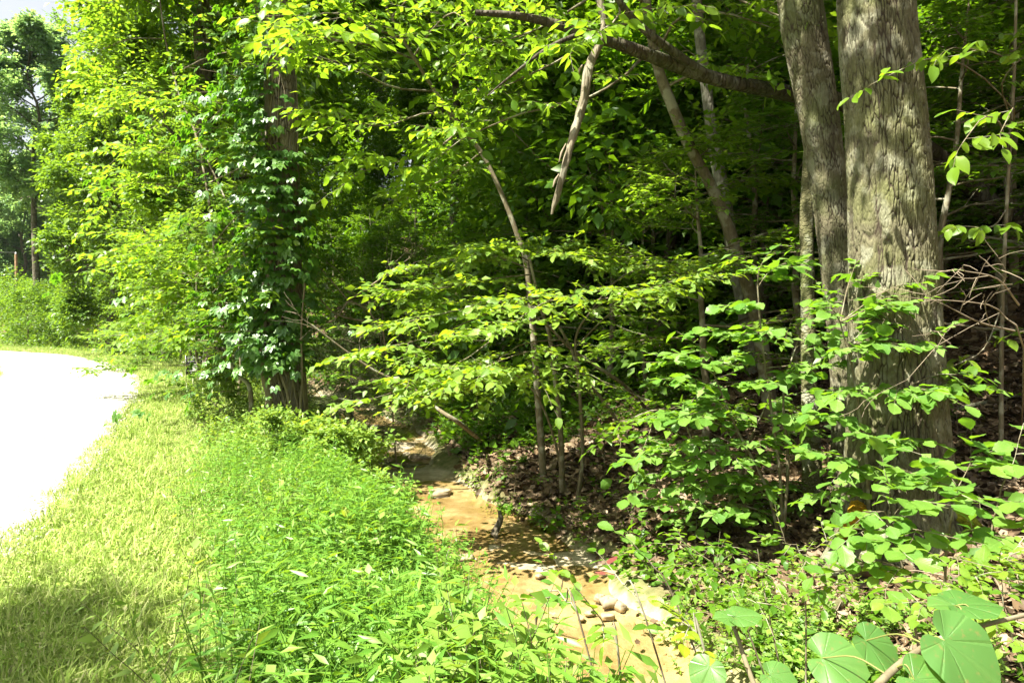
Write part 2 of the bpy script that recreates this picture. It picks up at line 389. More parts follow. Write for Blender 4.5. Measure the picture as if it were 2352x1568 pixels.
M = {}
M['oakleaf'] = leaf_mat('canopy_leaf', (.030, .085, 0.0060), (.075, .150, 0.0096), (.16, .33, 0.0072))
M['beech'] = leaf_mat('understory_leaf', (.038, .105, 0.0072), (.085, .170, 0.0108), (.17, .36, 0.0084))
M['bright'] = leaf_mat('bright_leaf', (.070, .155, .009), (.135, .225, .016), (.235, .42, .018), trf=.48)
M['road'] = leaf_mat('roadside_leaf', (.045, .115, 0.0132), (.105, .180, 0.0240), (.20, .36, 0.0180))
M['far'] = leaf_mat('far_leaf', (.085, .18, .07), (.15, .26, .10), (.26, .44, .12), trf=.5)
M['vine'] = leaf_mat('creeper_leaf', (.035, .11, 0.0132), (.085, .17, 0.0210), (.14, .36, 0.0108), rough=.42, trf=.32, spec=.5)
M['dogwood'] = leaf_mat('dogwood_leaf', (.085, .165, 0.0156), (.150, .245, 0.0240), (.28, .46, 0.0180), trf=.42, veins=.3, rough=.42)
M['hazel'] = leaf_mat('hazel_leaf', (.060, .150, 0.0204), (.110, .205, 0.0276), (.20, .42, 0.0180), trf=.38, veins=.45, rough=.42, spots=.5)
M['redbud'] = leaf_mat('redbud_leaf', (.050, .130, 0.0252), (.070, .155, 0.0300), (.16, .34, 0.0240), trf=.28, veins=-.10, rough=.42, spots=.6, spec=.6)
M['yellowleaf'] = leaf_mat('yellowed_leaf', (.14, .22, 0.0090), (.22, .27, 0.0120), (.30, .45, 0.0120), trf=.4, veins=.3)
M['redleaf'] = leaf_mat('reddened_leaf', (.13, .03, .03), (.20, .06, .05), (.25, .07, .05), trf=.3, veins=.2)
M['stilt'] = leaf_mat('stiltgrass_leaf', (.070, .175, 0.0204), (.140, .260, 0.0330), (.24, .46, 0.0240), rough=.40, trf=.35)
M['weed'] = leaf_mat('weed_leaf', (.10, .19, 0.0240), (.19, .29, 0.0480), (.30, .46, 0.0420), rough=.5, trf=.35)
M['lawn'] = rnd_mat('lawn_blade', [(.15, .27, .03), (.26, .38, .05), (.36, .44, .11), (.20, .33, .035), (.46, .46, .20), (.30, .42, .06)], .6, .3)
M['petiole'] = plain('petiole_green', (.13, .14, .035), .6, .3)
M['straw'] = rnd_mat('dry_stem', [(.34, .29, .16), (.42, .37, .22), (.26, .2, .1)], .8)
M['litter'] = rnd_mat('dead_leaf', [(.045, .030, .016), (.10, .064, .032), (.18, .125, .07), (.06, .037, .019), (.25, .19, .12), (.12, .078, .04)], .62)
M['cedar'] = leaf_mat('cedar_needle', (.050, .100, .016), (.100, .150, .022), (.10, .17, .01), trf=.15, rough=.6)
M['stem'] = bark_mat('sapling_bark', (.085, .07, .04), (.175, .15, .09), sx=30, sz=10, bump=.25, lichen=.35, dist=.004)
M['darkbark'] = bark_mat('dark_bark', (.028, .023, .016), (.075, .06, .04), moss=.25, lichen=.1, bump=.8)
M['bark'] = bark_mat('forest_bark', (.05, .042, .03), (.13, .11, .075), moss=.25, lichen=.2, bump=.7)
M['palebark'] = bark_mat('pale_bark', (.12, .11, .08), (.24, .225, .175), lichen=.5, moss=.2, sx=20, sz=8, bump=.4)
M['deadwood'] = bark_mat('dead_wood', (.085, .075, .048), (.20, .17, .115), lichen=.2, sx=24, sz=5, bump=.4)
M['twig'] = plain('dead_twig', (.19, .155, .105), .85, .2, .3)
M['oakbark'] = bark_mat('oak_bark', (.062, .058, .030), (.135, .125, .072), lichen=.22, moss=.45, sx=48, sz=16, bump=.55, attr=True, dist=.008, mosscol=(.10, .115, .03))
M['twinbark'] = bark_mat('twin_bark', (.075, .066, .038), (.155, .14, .085), lichen=.22, moss=.4, sx=48, sz=16, bump=.55, attr=True, dist=.008)
M['vinebark'] = bark_mat('vine_tree_bark', (.10, .085, .06), (.22, .19, .14), lichen=.15, sx=26, sz=7, bump=.6, attr=True, dist=.01)
M['mossbark'] = bark_mat('mossy_bark', (.06, .058, .024), (.13, .12, .06), lichen=.4, moss=.5, sx=22, sz=30, bump=.5)
M['vinestem'] = bark_mat('vine_stem_bark', (.12, .10, .06), (.22, .185, .12), sx=40, sz=6, bump=.4, dist=.006)
M['moss'] = plain('moss', (.15, .17, .012), .95, .1, .55, 40)
M['orangemoss'] = plain('orange_moss', (.26, .14, .01), .95, .1, .5, 50)

# ground: colour by where it lies (stream bed, verge soil, leaf litter)
m, t, N, L = mat('ground_surface')
tc = N('ShaderNodeTexCoord'); az = N('ShaderNodeAttribute', attribute_name='zone'); sep = N('ShaderNodeSeparateColor'); L(az.outputs['Color'], sep.inputs[0])
def noi(scale, detail=6.0, rough=.6):
    n = N('ShaderNodeTexNoise', i_Scale=scale, i_Detail=detail, i_Roughness=rough); L(tc.outputs['Object'], n.inputs[0]); return n
nA, nB, nC = noi(1.1), noi(9.0), noi(55.0)
sand = ramp(N, [(.25, (.24, .20, .135)), (.5, (.36, .315, .225)), (.75, (.46, .42, .32))]); L(nB.outputs[0], sand.inputs[0])
sn2 = ramp(N, [(.40, (.55, .50, .36)), (.62, (1, 1, 1))]); L(nA.outputs[0], sn2.inputs[0])
sm = N('ShaderNodeMix', data_type='RGBA', blend_type='MULTIPLY', i_0=1.0); L(sand.outputs[0], sm.inputs[6]); L(sn2.outputs[0], sm.inputs[7])
soil = ramp(N, [(.3, (.055, .075, .018)), (.55, (.13, .13, .05)), (.75, (.22, .19, .10))]); L(nB.outputs[0], soil.inputs[0])
lit = ramp(N, [(.3, (.030, .020, .011)), (.5, (.07, .045, .024)), (.7, (.13, .088, .05))]); L(nC.outputs[0], lit.inputs[0])
x1 = N('ShaderNodeMix', data_type='RGBA'); L(sep.outputs[0], x1.inputs[0]); L(soil.outputs[0], x1.inputs[6]); L(lit.outputs[0], x1.inputs[7])
x2 = N('ShaderNodeMix', data_type='RGBA'); L(sep.outputs[1], x2.inputs[0]); L(x1.outputs[2], x2.inputs[6]); L(sm.outputs[2], x2.inputs[7])
b = N('ShaderNodeBsdfPrincipled'); b.inputs['Roughness'].default_value = .9; b.inputs['Specular IOR Level'].default_value = .2; L(x2.outputs[2], b.inputs['Base Color'])
bp = N('ShaderNodeBump', i_Strength=.6, i_Distance=.02); L(nC.outputs[0], bp.inputs['Height']); L(bp.outputs[0], b.inputs['Normal'])
o = N('ShaderNodeOutputMaterial'); L(b.outputs[0], o.inputs[0]); M['ground'] = m
# gravel road
m, t, N, L = mat('gravel_surface')
tc = N('ShaderNodeTexCoord'); v = N('ShaderNodeTexVoronoi', i_Scale=34.0); L(tc.outputs['Object'], v.inputs[0]); n = N('ShaderNodeTexNoise', i_Scale=.9, i_Detail=5.0); L(tc.outputs['Object'], n.inputs[0])
rp = ramp(N, [(.0, (.20, .185, .155)), (1.0, (.40, .385, .345))]); L(v.outputs[1], rp.inputs[0])
r2 = ramp(N, [(.35, (.82, .78, .70)), (.65, (1, 1, 1))]); L(n.outputs[0], r2.inputs[0])
mm = N('ShaderNodeMix', data_type='RGBA', blend_type='MULTIPLY', i_0=1.0); L(rp.outputs[0], mm.inputs[6]); L(r2.outputs[0], mm.inputs[7])
b = N('ShaderNodeBsdfPrincipled'); b.inputs['Roughness'].default_value = .85; L(mm.outputs[2], b.inputs['Base Color'])
bp = N('ShaderNodeBump', i_Strength=.6, i_Distance=.02, invert=True); L(v.outputs[0], bp.inputs['Height']); L(bp.outputs[0], b.inputs['Normal'])
o = N('ShaderNodeOutputMaterial'); L(b.outputs[0], o.inputs[0]); M['gravel'] = m
M['stone'] = rnd_mat('gravel_stone', [(.24, .23, .20), (.40, .38, .35), (.30, .28, .24), (.5, .48, .45)], .8)
M['rock'] = plain('creek_stone', (.24, .195, .12), .7, .4, .35, 9)
# shallow clear water
m, t, N, L = mat('water')
fz = N('ShaderNodeFresnel', i_0=1.33); tr = N('ShaderNodeBsdfTransparent'); tr.inputs[0].default_value = (.90, .82, .64, 1)
gl = N('ShaderNodeBsdfGlossy', i_1=.03); tc = N('ShaderNodeTexCoord'); n = N('ShaderNodeTexNoise', i_Scale=7.0, i_Detail=3.0); L(tc.outputs['Object'], n.inputs[0])
bp = N('ShaderNodeBump', i_Strength=.12, i_Distance=.03); L(n.outputs[0], bp.inputs['Height']); L(bp.outputs[0], gl.inputs['Normal']); L(bp.outputs[0], fz.inputs['Normal'])
ms = N('ShaderNodeMixShader'); L(fz.outputs[0], ms.inputs[0]); L(tr.outputs[0], ms.inputs[1]); L(gl.outputs[0], ms.inputs[2])
o = N('ShaderNodeOutputMaterial'); L(ms.outputs[0], o.inputs[0]); M['water'] = m

# ------------------------------------------------------------------ ground, road, stream
def axis(lo, hi, fine_lo, fine_hi, step, grow_):
    a = list(np.arange(fine_lo, fine_hi, step)); s = step; x = a[-1]
    while x < hi: s *= grow_; x += s; a.append(x)
    s = step; x = a[0]; left = []
    while x > lo: s *= grow_; x -= s; left.append(x)
    return np.array(left[::-1] + a)
gx = axis(-600, 600, -9, 9, .075, 1.06); gy = axis(-400, 900, 1.5, 17, .075, 1.05)
X, Y = np.meshgrid(gx, gy); Z = terrain(X, Y)
nx, ny = len(gx), len(gy)
V = np.stack((X, Y, Z), -1).reshape(-1, 3)
i = (np.arange(ny - 1)[:, None] * nx + np.arange(nx - 1)[None]).ravel()
gme = mk('ground', [(V, np.stack((i, i + 1, i + nx + 1, i + nx), -1))], M['ground'], True)
S_ = sdist(V[:, 0], V[:, 1]); rd_ = rdist(V[:, 0], V[:, 1])
n_ = vnoise(V[:, 0] * 1.7, V[:, 1] * 1.7, 4) - .5
zc = np.zeros((len(V), 4), np.float32); zc[:, 3] = 1
zc[:, 0] = sstep(.9, 1.4, S_ + .5 * n_); zc[:, 1] = 1 - sstep(BED + .03, BED + .09, V[:, 2] + .04 * n_)
ca = gme.color_attributes.new('zone', 'FLOAT_COLOR', 'POINT'); ca.data.foreach_set('color', zc.ravel())
tag(ob('ground', gme), 'grassy verge, sandy stream bed and leaf covered slope', 'ground', kind='structure')

ry_ = np.concatenate((np.arange(-30, 30, .3), np.arange(30, 90, 1.0)))
e0 = np.stack((rx(ry_), ry_), -1); tg = nrm(np.gradient(e0, axis=0)); nl = np.stack((-tg[:, 1], tg[:, 0]), -1)
K = 9; off = np.linspace(0, 3.4, K)
P = e0[:, None] + nl[:, None] * off[None, :, None]
P[:, 0] += (nl * (vnoise(ry_ * 1.1, ry_ * .3, 8) - .5)[:, None] * .22); P[:, -1] += (nl * (vnoise(ry_ * 1.2, ry_ * .2, 6) - .5)[:, None] * .22)
zz = .014 + .05 * np.sin(np.linspace(0, math.pi, K)) ** .7
V = np.concatenate((P, np.broadcast_to(zz[None, :, None], P.shape[:2] + (1,))), -1).reshape(-1, 3)
i = (np.arange(len(ry_) - 1)[:, None] * K + np.arange(K - 1)[None]).ravel()
tag(ob('road', mk('road', [(V, np.stack((i, i + K, i + K + 1, i + 1), -1))], M['gravel'], True)), 'pale sunlit gravel road curving away to the left', 'road', kind='structure')

wy = np.arange(-6, 45, .2); c_ = cx(wy); K = 7
P = np.stack([np.stack((c_ + o_, wy, np.full_like(wy, -.895)), -1) for o_ in np.linspace(-1.35, 1.35, K)], 1).reshape(-1, 3)
i = (np.arange(len(wy) - 1)[:, None] * K + np.arange(K - 1)[None]).ravel()
tag(ob('stream', mk('stream', [(P, np.stack((i, i + 1, i + K + 1, i + K), -1))], M['water'], True)), 'shallow clear stream over tan sand and stone', 'stream', kind='structure')

# ------------------------------------------------------------------ tree trunks
def trunk_tube(pts, rad, n=10, wob=.05, seed=0, flare=0.0):
    pts = np.asarray(pts, float)
    V, F = tube(pts, rad, n)
    k = len(pts); th = np.arange(n) * 2 * math.pi / n
    s = 1 + wob * np.sin(3 * th[None] + np.arange(k)[:, None] * .5 + seed) + wob * .6 * np.sin(2 * th[None] - np.arange(k)[:, None] * .3 + 2 * seed)
    if flare: s = s + flare * np.exp(-np.arange(k) / k * 14)[:, None] * (1 + .5 * np.sin(5 * th + seed))[None]
    V = V.reshape(k, n, 3); c = pts[:, None]; V = c + (V - c) * s[..., None]
    return V.reshape(-1, 3), F

def bark_trunk(name, pts, rad, nu, nv, cu, cv, depth, seed, mat_, parent, base, flare=.0, lobes=5):
    """a trunk whose bark plates and fissures are real relief"""
    P = spl(pts, nv) - base; r = np.interp(np.linspace(0, 1, nv), np.linspace(0, 1, len(rad)), rad)
    t = nrm(np.gradient(P, axis=0)); a = nrm(np.cross(t, (0, 1.0, 0))); b = np.cross(t, a)
    q_ = np.arange(nu) / nu; th = 2 * math.pi * q_ + .62 * np.cos(2 * math.pi * q_)   # denser towards -y
    ln = np.concatenate(([0], np.cumsum(np.linalg.norm(np.diff(P, axis=0), axis=1))))
    U, Vv = np.meshgrid(th / (2 * math.pi) * cu % cu, ln / cv); hU = np.minimum(U, cu - U)
    wx = vnoise(U * 1.1, Vv * 1.7, seed) - .5; wy_ = vnoise(U * 1.3 + 9, Vv * 1.3, seed + 1) - .5
    # the wrap seam: fade the warp out there
    fade = np.clip(hU / 2.5, 0, 1); U = (U + wx * .5 * fade) % cu; Vv = Vv + wy_ * .5 * fade
    def ridge(fu, fv, sd):
        a_ = pnoise(U * fu, Vv * fv, int(cu * fu), sd); return np.abs(2 * a_ - 1)
    ui = np.floor(U).astype(int); vi = np.floor(Vv).astype(int); f1 = np.full(U.shape, 9.0); f2 = f1.copy()
    jit = R(seed).random((cu, int(Vv.max()) + 6, 2))
    for du in (-1, 0, 1):
        for dv in (-1, 0, 1):
            jj = jit[(ui + du) % cu, np.clip(vi + dv, 0, jit.shape[1] - 1)]
            d = np.hypot(ui + du + jj[..., 0] - U, (vi + dv + jj[..., 1] - Vv) * .8); new = d < f1
            f2 = np.where(new, f1, np.minimum(f2, d)); f1 = np.where(new, d, f1)
    vor = sstep(.0, .26, f2 - f1); deep = pnoise(U * .5, Vv * .6, int(cu * .5), seed + 6)
    groove = (1 - (1 - vor) * (.25 + .75 * sstep(.25, .7, deep))) * (.25 + .75 * sstep(.0, .16, ridge(.5, .35, seed)))
    fine = pnoise(U * 4, Vv * 6, cu * 4, seed + 3) - .5; hid = pnoise(U * .5, Vv * .5, int(cu * .5), seed + 4)
    lob = 1 + flare * np.exp(-ln / .35)[:, None] * (1 + .7 * np.sin(lobes * th + seed))[None] + .025 * np.sin(2 * th[None] + ln[:, None] * .6)
    rr = r[:, None] * lob + depth * 1.2 * (groove - .6) + depth * .25 * (hid - .5) * groove + depth * .35 * fine
    Vt = P[:, None] + rr[..., None] * (a[:, None] * np.cos(th)[None, :, None] + b[:, None] * np.sin(th)[None, :, None])
    i = np.arange(nv - 1)[:, None] * nu; j = np.arange(nu)[None]; j2 = (j + 1) % nu
    F = np.stack((i + j, i + j2, i + nu + j2, i + nu + j), -1).reshape(-1, 4)
    me = mk(name, [(Vt.reshape(-1, 3), F)], mat_, True)
    at_ = me.attributes.new('groove', 'FLOAT', 'POINT'); at_.data.foreach_set('value', (sstep(.02, .55, groove)).astype(np.float32).ravel())
    return ob(name, me, parent)

def wood(name, tubes, mat_, parent, base=np.zeros(3), minr=0.0):
    parts = []
    for p, r, n in tubes:
        if np.max(r) < minr: continue
        V, F = tube(p, r, n); parts.append((V - base, F))
    return ob(name, mk(name, parts, mat_, True), parent) if parts else None
def crown(name, fr, tmpl, mat_, parent, base=np.zeros(3), kind=None):
    V, F = leaf_mesh(fr, tmpl); o = ob(name, mk(name, [(V - base, F)], mat_), parent)
    if kind: o['kind'] = kind
    return o

_tmpl_cache = {}
def leaf_objects(fr, blades, tmpl, mat_, parent, base, most=280, name='leaf', odd=None):
    """the leaves that show largest as objects of their own, the rest as one part"""
    P, L, N, S = fr
    d = np.linalg.norm(P - EYE, axis=1); sz = S / d
    px = np.array([pix(p) for p in P]); vis = (px[:, 0] > -40) & (px[:, 0] < 2392) & (px[:, 1] > -40) & (px[:, 1] < 1608)
    order = np.argsort(-(sz + 10 * vis)); big = [k for k in order[:most] if vis[k]]
    side = np.cross(L, N)
    for q, k in enumerate(big):
        me = blades[q % len(blades)]
        if odd and q % odd[0] == odd[1]: me = odd[2]
        o = bpy.data.objects.new(name, me); COL.objects.link(o); o.parent = parent
        a, b_, c_, s = side[k], L[k], N[k], S[k]; p = P[k] - base
        o.matrix_basis = Matrix(((a[0] * s, b_[0] * s, c_[0] * s, p[0]), (a[1] * s, b_[1] * s, c_[1] * s, p[1]), (a[2] * s, b_[2] * s, c_[2] * s, p[2]), (0, 0, 0, 1)))
    rest = np.setdiff1d(np.arange(len(P)), np.array(big, int))
    if len(rest) > 3: crown('foliage', (P[rest], L[rest], N[rest], S[rest]), tmpl, mat_, parent, base, 'stuff')
def blades_of(name, mat_, n=4, **kw):
    out = []
    for s in range(n):
        V, F, UV = blade(seed=s, **kw); out.append(mk(name, [(V, F)], mat_, True, UV))
    return out
def template_mesh(name, tmpl, mat_): return mk(name, [(tmpl[0], tmpl[1])], mat_)

# generic forest tree: root > trunk, crown
def forest_tree(seed, name, label, cat, H, cb, cr, nl, cfg, m, leaf, tmpl, lm, bm, r0, lean=(0, 0), group=None, minr=.012, taper=.5, bend=.02, trunk_n=10):
    rng = R(seed); root = empty(name, (0, 0, 0), label, cat, group)
    k = 9; pts = np.array([(lean[0] * (i / k) ** 1.2 * H + rng.normal(0, .006 * H) * (i > 0), lean[1] * (i / k) ** 1.2 * H + rng.normal(0, .006 * H) * (i > 0), -.4 + (H * .93 + .4) * i / k) for i in range(k + 1)])
    pts = spl(pts, 22); rad = np.linspace(r0, r0 * .12, 22); rad[:3] *= (1.35, 1.15, 1.05)
    V, F = trunk_tube(pts, rad, trunk_n, .05, seed); ob('trunk', mk('trunk', [(V, F)], bm, True), root)
    tubes, twigs = [], []; az = rng.uniform(0, 6)
    for i in range(nl):
        t = (i + rng.uniform(0, 1)) / nl; h = cb + (1 - cb) * t ** .9; p, d = lerp(pts, min(h, .99))
        az += 2.4 + rng.normal(0, .4); sh = math.sin(math.pi * (.18 + .78 * t)) ** .8 if cfg.get('round', 1) else 1.05 - .85 * t
        el = cfg.get('el0', .15) + cfg.get('el1', .7) * t; l = cr * sh * rng.uniform(.75, 1.2)
        dd = np.array((math.cos(az) * math.cos(el), math.sin(az) * math.cos(el), math.sin(el)))
        grow(rng, p, dd, l, max(r0 * .30 * (1 - .6 * t), .012), 3 if len(cfg['n']) > 2 else 2, cfg, tubes, twigs)
    wood('limb', tubes, bm, root, minr=minr)
    crown('crown', leaves_of(rng, twigs, m, leaf, cfg.get('droop', .25), cfg.get('tilt', .5)), tmpl, lm, root)
    return root, len(twigs) * m

TALL = dict(n=[5, 5, 6], ang=.85, ratio=.45, twl=.75, wander=.13, bend=.03, twigs=False, tilt=.55, droop=.3)
BUSHY = dict(n=[6, 6, 7], ang=.9, ratio=.45, twl=.6, wander=.13, bend=.02, twigs=False, tilt=.5, droop=.3)
LAYER = dict(n=[5, 6], ang=.85, ratio=.5, twl=.42, wander=.10, bend=.0, flat=.85, t0=.2, twigs=True, tilt=.28, droop=.1, el0=-.05, el1=.45, round=0)

ORD = ['nearest', 'second nearest', 'third nearest', 'fourth nearest', 'fifth nearest', 'sixth nearest', 'seventh nearest', 'eighth nearest', 'ninth nearest', 'tenth nearest', 'eleventh nearest', 'twelfth nearest', 'thirteenth nearest', 'fourteenth nearest', 'fifteenth nearest', 'sixteenth nearest', 'seventeenth nearest', 'eighteenth nearest', 'nineteenth nearest', 'twentieth nearest'] + [f'{t}-{u} nearest' for t in ('twenty', 'thirty', 'forty') for u in ('first', 'second', 'third', 'fourth', 'fifth', 'sixth', 'seventh', 'eighth', 'ninth')]
SLOTS = [(-9e9, 330, 'far left along the road bend'), (330, 600, 'left of the creeper clad trunk'), (600, 830, 'behind the creeper clad trunk'), (830, 1030, 'above the dark upper stream'), (1030, 1250, 'behind the slim bent sapling'), (1250, 1500, 'behind the broken snag'), (1500, 1800, 'behind the leaning trunk'), (1800, 2120, 'behind the big oak'), (2120, 9e9, 'to the right of the big oak')]
placed = []
def place_all():
    """labels for the look-alike forest trees: kind, the landmark they stand behind, and depth order there"""
    bins = {}
    for o, noun in placed:
        px = pix((o.location.x, o.location.y, 1.6))[0]
        s = next(w for a, b_, w in SLOTS if a <= px < b_); bins.setdefault((noun, s), []).append(o)
    for (noun, s), l in bins.items():
        l.sort(key=lambda o: o.location.y)
        for k, o in enumerate(l):
            o['label'] = f'{noun} {s}' if len(l) == 1 else f'{noun} {s}, {ORD[min(k, 46)]} there'

def scatter_trees(proto, noun, spots, rng, smin=.85, smax=1.2):
    for i, (x, y) in enumerate(spots):
        o = proto if proto.get('_used') is None else copy_tree(proto)
        if proto.get('_used') is None: proto['_used'] = 1
        o.location = (x, y, tz(x, y) - .05); o.rotation_euler = (0, 0, rng.uniform(0, 6.28)); s = rng.uniform(smin, smax); o.scale = (s, s, s)
        placed.append((o, noun))

# ---- tall forest trees on the slope
rng = R(5)
def hill_spots(n, ymin, ymax, smin, smax, umin=-.9, umax=.95, gap=3.0, rng=rng):
    out = []; tries = 0
    while len(out) < n and tries < 6000:
        tries += 1
        y = rng.uniform(ymin, ymax); x = rng.uniform(umin, umax) * y; s = float(sdist(np.array([x]), np.array([y]))[0])
        if s < smin or s > smax: continue
        if any((x - a) ** 2 + (y - b_) ** 2 < gap ** 2 for a, b_ in out): continue
        out.append((x, y))
    return out
tv = []
for k, (H, cb, cr, nl, r0) in enumerate([(21, .38, 5.0, 20, .21), (24, .42, 5.5, 20, .26), (17, .30, 4.2, 18, .15)]):
    root, nleaf = forest_tree(20 + k, 'forest_tree', 'tall forest tree', 'tree', H, cb, cr, nl, TALL, 8, .24, LEAF2, M['oakleaf'], M['bark'], r0, group='tall trees on the wooded slope')
    tv.append(root)
sp = hill_spots(80, 11.5, 80, 4.0, 70, umin=-.58, gap=3.2)
nouns = ['tall dark trunked forest tree', 'tall broad crowned forest tree', 'slender forest tree with narrow crown']
for k in range(3): scatter_trees(tv[k], nouns[k], sp[k::3], rng)

# ---- layered understory saplings
sv = []
for k, (H, cr, nl, lf, mm_) in enumerate([(5.5, 2.3, 15, .115, 'beech'), (7.5, 2.8, 18, .12, 'beech'), (4.0, 1.9, 13, .11, 'bright'), (6.5, 2.4, 16, .13, 'oakleaf')]):
    root, nleaf = forest_tree(40 + k, 'understory_tree', 'understory tree', 'sapling', H, .2, cr, nl, LAYER, 8, lf, LEAF4 if k < 3 else LEAF2, M[mm_], M['stem'], .035 + .006 * H, lean=(.05, .02), group='layered saplings on the wooded slope', minr=.0)
    sv.append(root)
sp = [q for q in hill_spots(100, 9.0, 36, 2.6, 28, umin=-.60, umax=.9, gap=1.5, rng=R(77)) if not (q[1] < 11.5 and -.25 < q[0] / q[1] < .25)] + hill_spots(44, 34, 75, 3, 50, umin=-.58, umax=.5, gap=2.2, rng=R(79)) + hill_spots(14, 6.8, 13, 4.6, 12, umin=.6, umax=.95, gap=1.5, rng=R(78))
nouns = ['leafy layered sapling', 'taller layered sapling with grey stem', 'low bright green sapling', 'broad leaved dark sapling']
for k in range(4): scatter_trees(sv[k], nouns[k], sp[k::4], rng, .75, 1.15)
# ------------------------------------------------------------------ scattered ground cover (stuff)
def scatter(name, pts, tmpls, scales, label, rng, tilt=.25, align=None):
    """one object: templates instanced on points by geometry nodes"""
    n = len(pts)
    me = bpy.data.meshes.new(name); me.vertices.add(n); me.vertices.foreach_set('co', np.asarray(pts, np.float32).ravel())
    rot = np.zeros((n, 3), np.float32); rot[:, 0] = rng.normal(0, tilt, n); rot[:, 1] = rng.normal(0, tilt, n); rot[:, 2] = rng.uniform(0, 6.283, n)
    if align is not None: rot[:, :2] += align
    a = me.attributes.new('turn', 'FLOAT_VECTOR', 'POINT'); a.data.foreach_set('vector', rot.ravel())
    a = me.attributes.new('size', 'FLOAT', 'POINT'); a.data.foreach_set('value', np.asarray(scales, np.float32))
    a = me.attributes.new('pick', 'INT', 'POINT'); a.data.foreach_set('value', rng.integers(0, len(tmpls), n).astype(np.int32))
    col = bpy.data.collections.new(name + '_kinds')
    for k, tm in enumerate(tmpls): col.objects.link(bpy.data.objects.new(f'{name}_kind_{k}', tm))
    g = bpy.data.node_groups.new(name, 'GeometryNodeTree')
    g.interface.new_socket('Geometry', in_out='INPUT', socket_type='NodeSocketGeometry'); g.interface.new_socket('Geometry', in_out='OUTPUT', socket_type='NodeSocketGeometry')
    gi = g.nodes.new('NodeGroupInput'); go = g.nodes.new('NodeGroupOutput'); ip = g.nodes.new('GeometryNodeInstanceOnPoints'); ci = g.nodes.new('GeometryNodeCollectionInfo')
    ci.inputs[0].default_value = col; ci.inputs[1].default_value = True; ci.inputs[2].default_value = True
    ip.inputs['Pick Instance'].default_value = True
    def attr(nm, ty):
        q = g.nodes.new('GeometryNodeInputNamedAttribute'); q.data_type = ty; q.inputs[0].default_value = nm; return next(s for s in q.outputs if s.enabled)
    l = g.links.new; l(gi.outputs[0], ip.inputs['Points']); l(ci.outputs[0], ip.inputs['Instance'])
    l(attr('pick', 'INT'), ip.inputs['Instance Index']); l(attr('size', 'FLOAT'), ip.inputs['Scale'])
    er = g.nodes.new('FunctionNodeEulerToRotation'); l(attr('turn', 'FLOAT_VECTOR'), er.inputs[0]); l(er.outputs[0], ip.inputs['Rotation'])
    l(ip.outputs[0], go.inputs[0])
    o = ob(name, me); md = o.modifiers.new('scatter', 'NODES'); md.node_group = g
    return tag(o, label, None, kind='stuff')
def sample(rng, n, y0, y1, dens, u0=-.85, u1=.85, pw=1.0, pad=1.2):
    """points on the ground in view: nearer ones denser, kept with probability dens(x, y)"""
    y = y0 * (y1 / y0) ** (rng.random(n) ** pw); x = (u0 + (u1 - u0) * rng.random(n)) * y + rng.uniform(-pad, pad, n) * .5
    k = rng.random(n) < dens(x, y); x, y = x[k], y[k]
    return np.stack((x, y, terrain(x, y)), -1)

def tuft(seed, n, h, w, spread, leafy=0):
    rng = R(seed); parts = []
    for _ in range(n):
        a = rng.uniform(0, 6.28); d = np.array((math.cos(a), math.sin(a), 0)); s = np.array((-d[1], d[0], 0)) * w * rng.uniform(.6, 1.2)
        b = d * rng.uniform(0, spread) + np.array((rng.normal(0, spread * .4), rng.normal(0, spread * .4), -.01)); l = h * rng.uniform(.5, 1.2); k = rng.uniform(.25, .9)
        m_ = b + UP * l * .6 + d * l * .25 * k; t_ = b + UP * l * (1 - .35 * k) + d * l * .75 * k
        parts.append((np.array((b - s, b + s, m_ - s * .8, m_ + s * .8, t_)), np.array(((0, 1, 3), (0, 3, 2), (2, 3, 4)))))
    for _ in range(leafy):
        a = rng.uniform(0, 6.28); p = np.array((rng.normal(0, spread), rng.normal(0, spread), h * rng.uniform(.15, .55)))
        d = nrm(np.array((math.cos(a), math.sin(a), rng.normal(.1, .25)))); nn = nrm(UP + rng.normal(0, .35, 3)); nn = nrm(nn - (nn @ d) * d)
        V, F = leaf_mesh((p[None], d[None], nn[None], np.array([h * rng.uniform(.16, .30)])), LEAF4); V[:, :] = V; parts.append((V, F))
    return parts
def stalk(seed, h, nleaf, leaf, tmpl, droop, lean=.25, stemr=.0022, t0=.15, whorl=1):
    rng = R(seed); a = rng.uniform(0, 6.28); d0 = nrm(np.array((math.cos(a) * lean, math.sin(a) * lean, 1)))
    pts = poly(rng, (0, 0, -.02), d0, h, 6, .10, -.01); parts = [tube(pts, np.linspace(stemr, stemr * .4, 7), 3)]
    P, D, Nn, S = [], [], [], []; az = rng.uniform(0, 6.28)
    for i in range(nleaf):
        t = t0 + (1 - t0) * (i + 1) / nleaf; p, _ = lerp(pts, min(t, .999)); az += math.pi + rng.normal(0, .5) if whorl == 1 else 1.57
        for w in range(whorl):
            b = az + w * math.pi; d = nrm(np.array((math.cos(b), math.sin(b), .45 - droop + rng.normal(0, .2)))); n_ = nrm(UP + rng.normal(0, .25, 3)); n_ = nrm(n_ - (n_ @ d) * d)
            P.append(p); D.append(d); Nn.append(n_); S.append(leaf * rng.uniform(.7, 1.2) * (1.1 - .45 * t))
    V, F = leaf_mesh((np.array(P), np.array(D), np.array(Nn), np.array(S)), tmpl)
    return [parts[0] + (1,), (V, F, 0)]

rng = R(11)
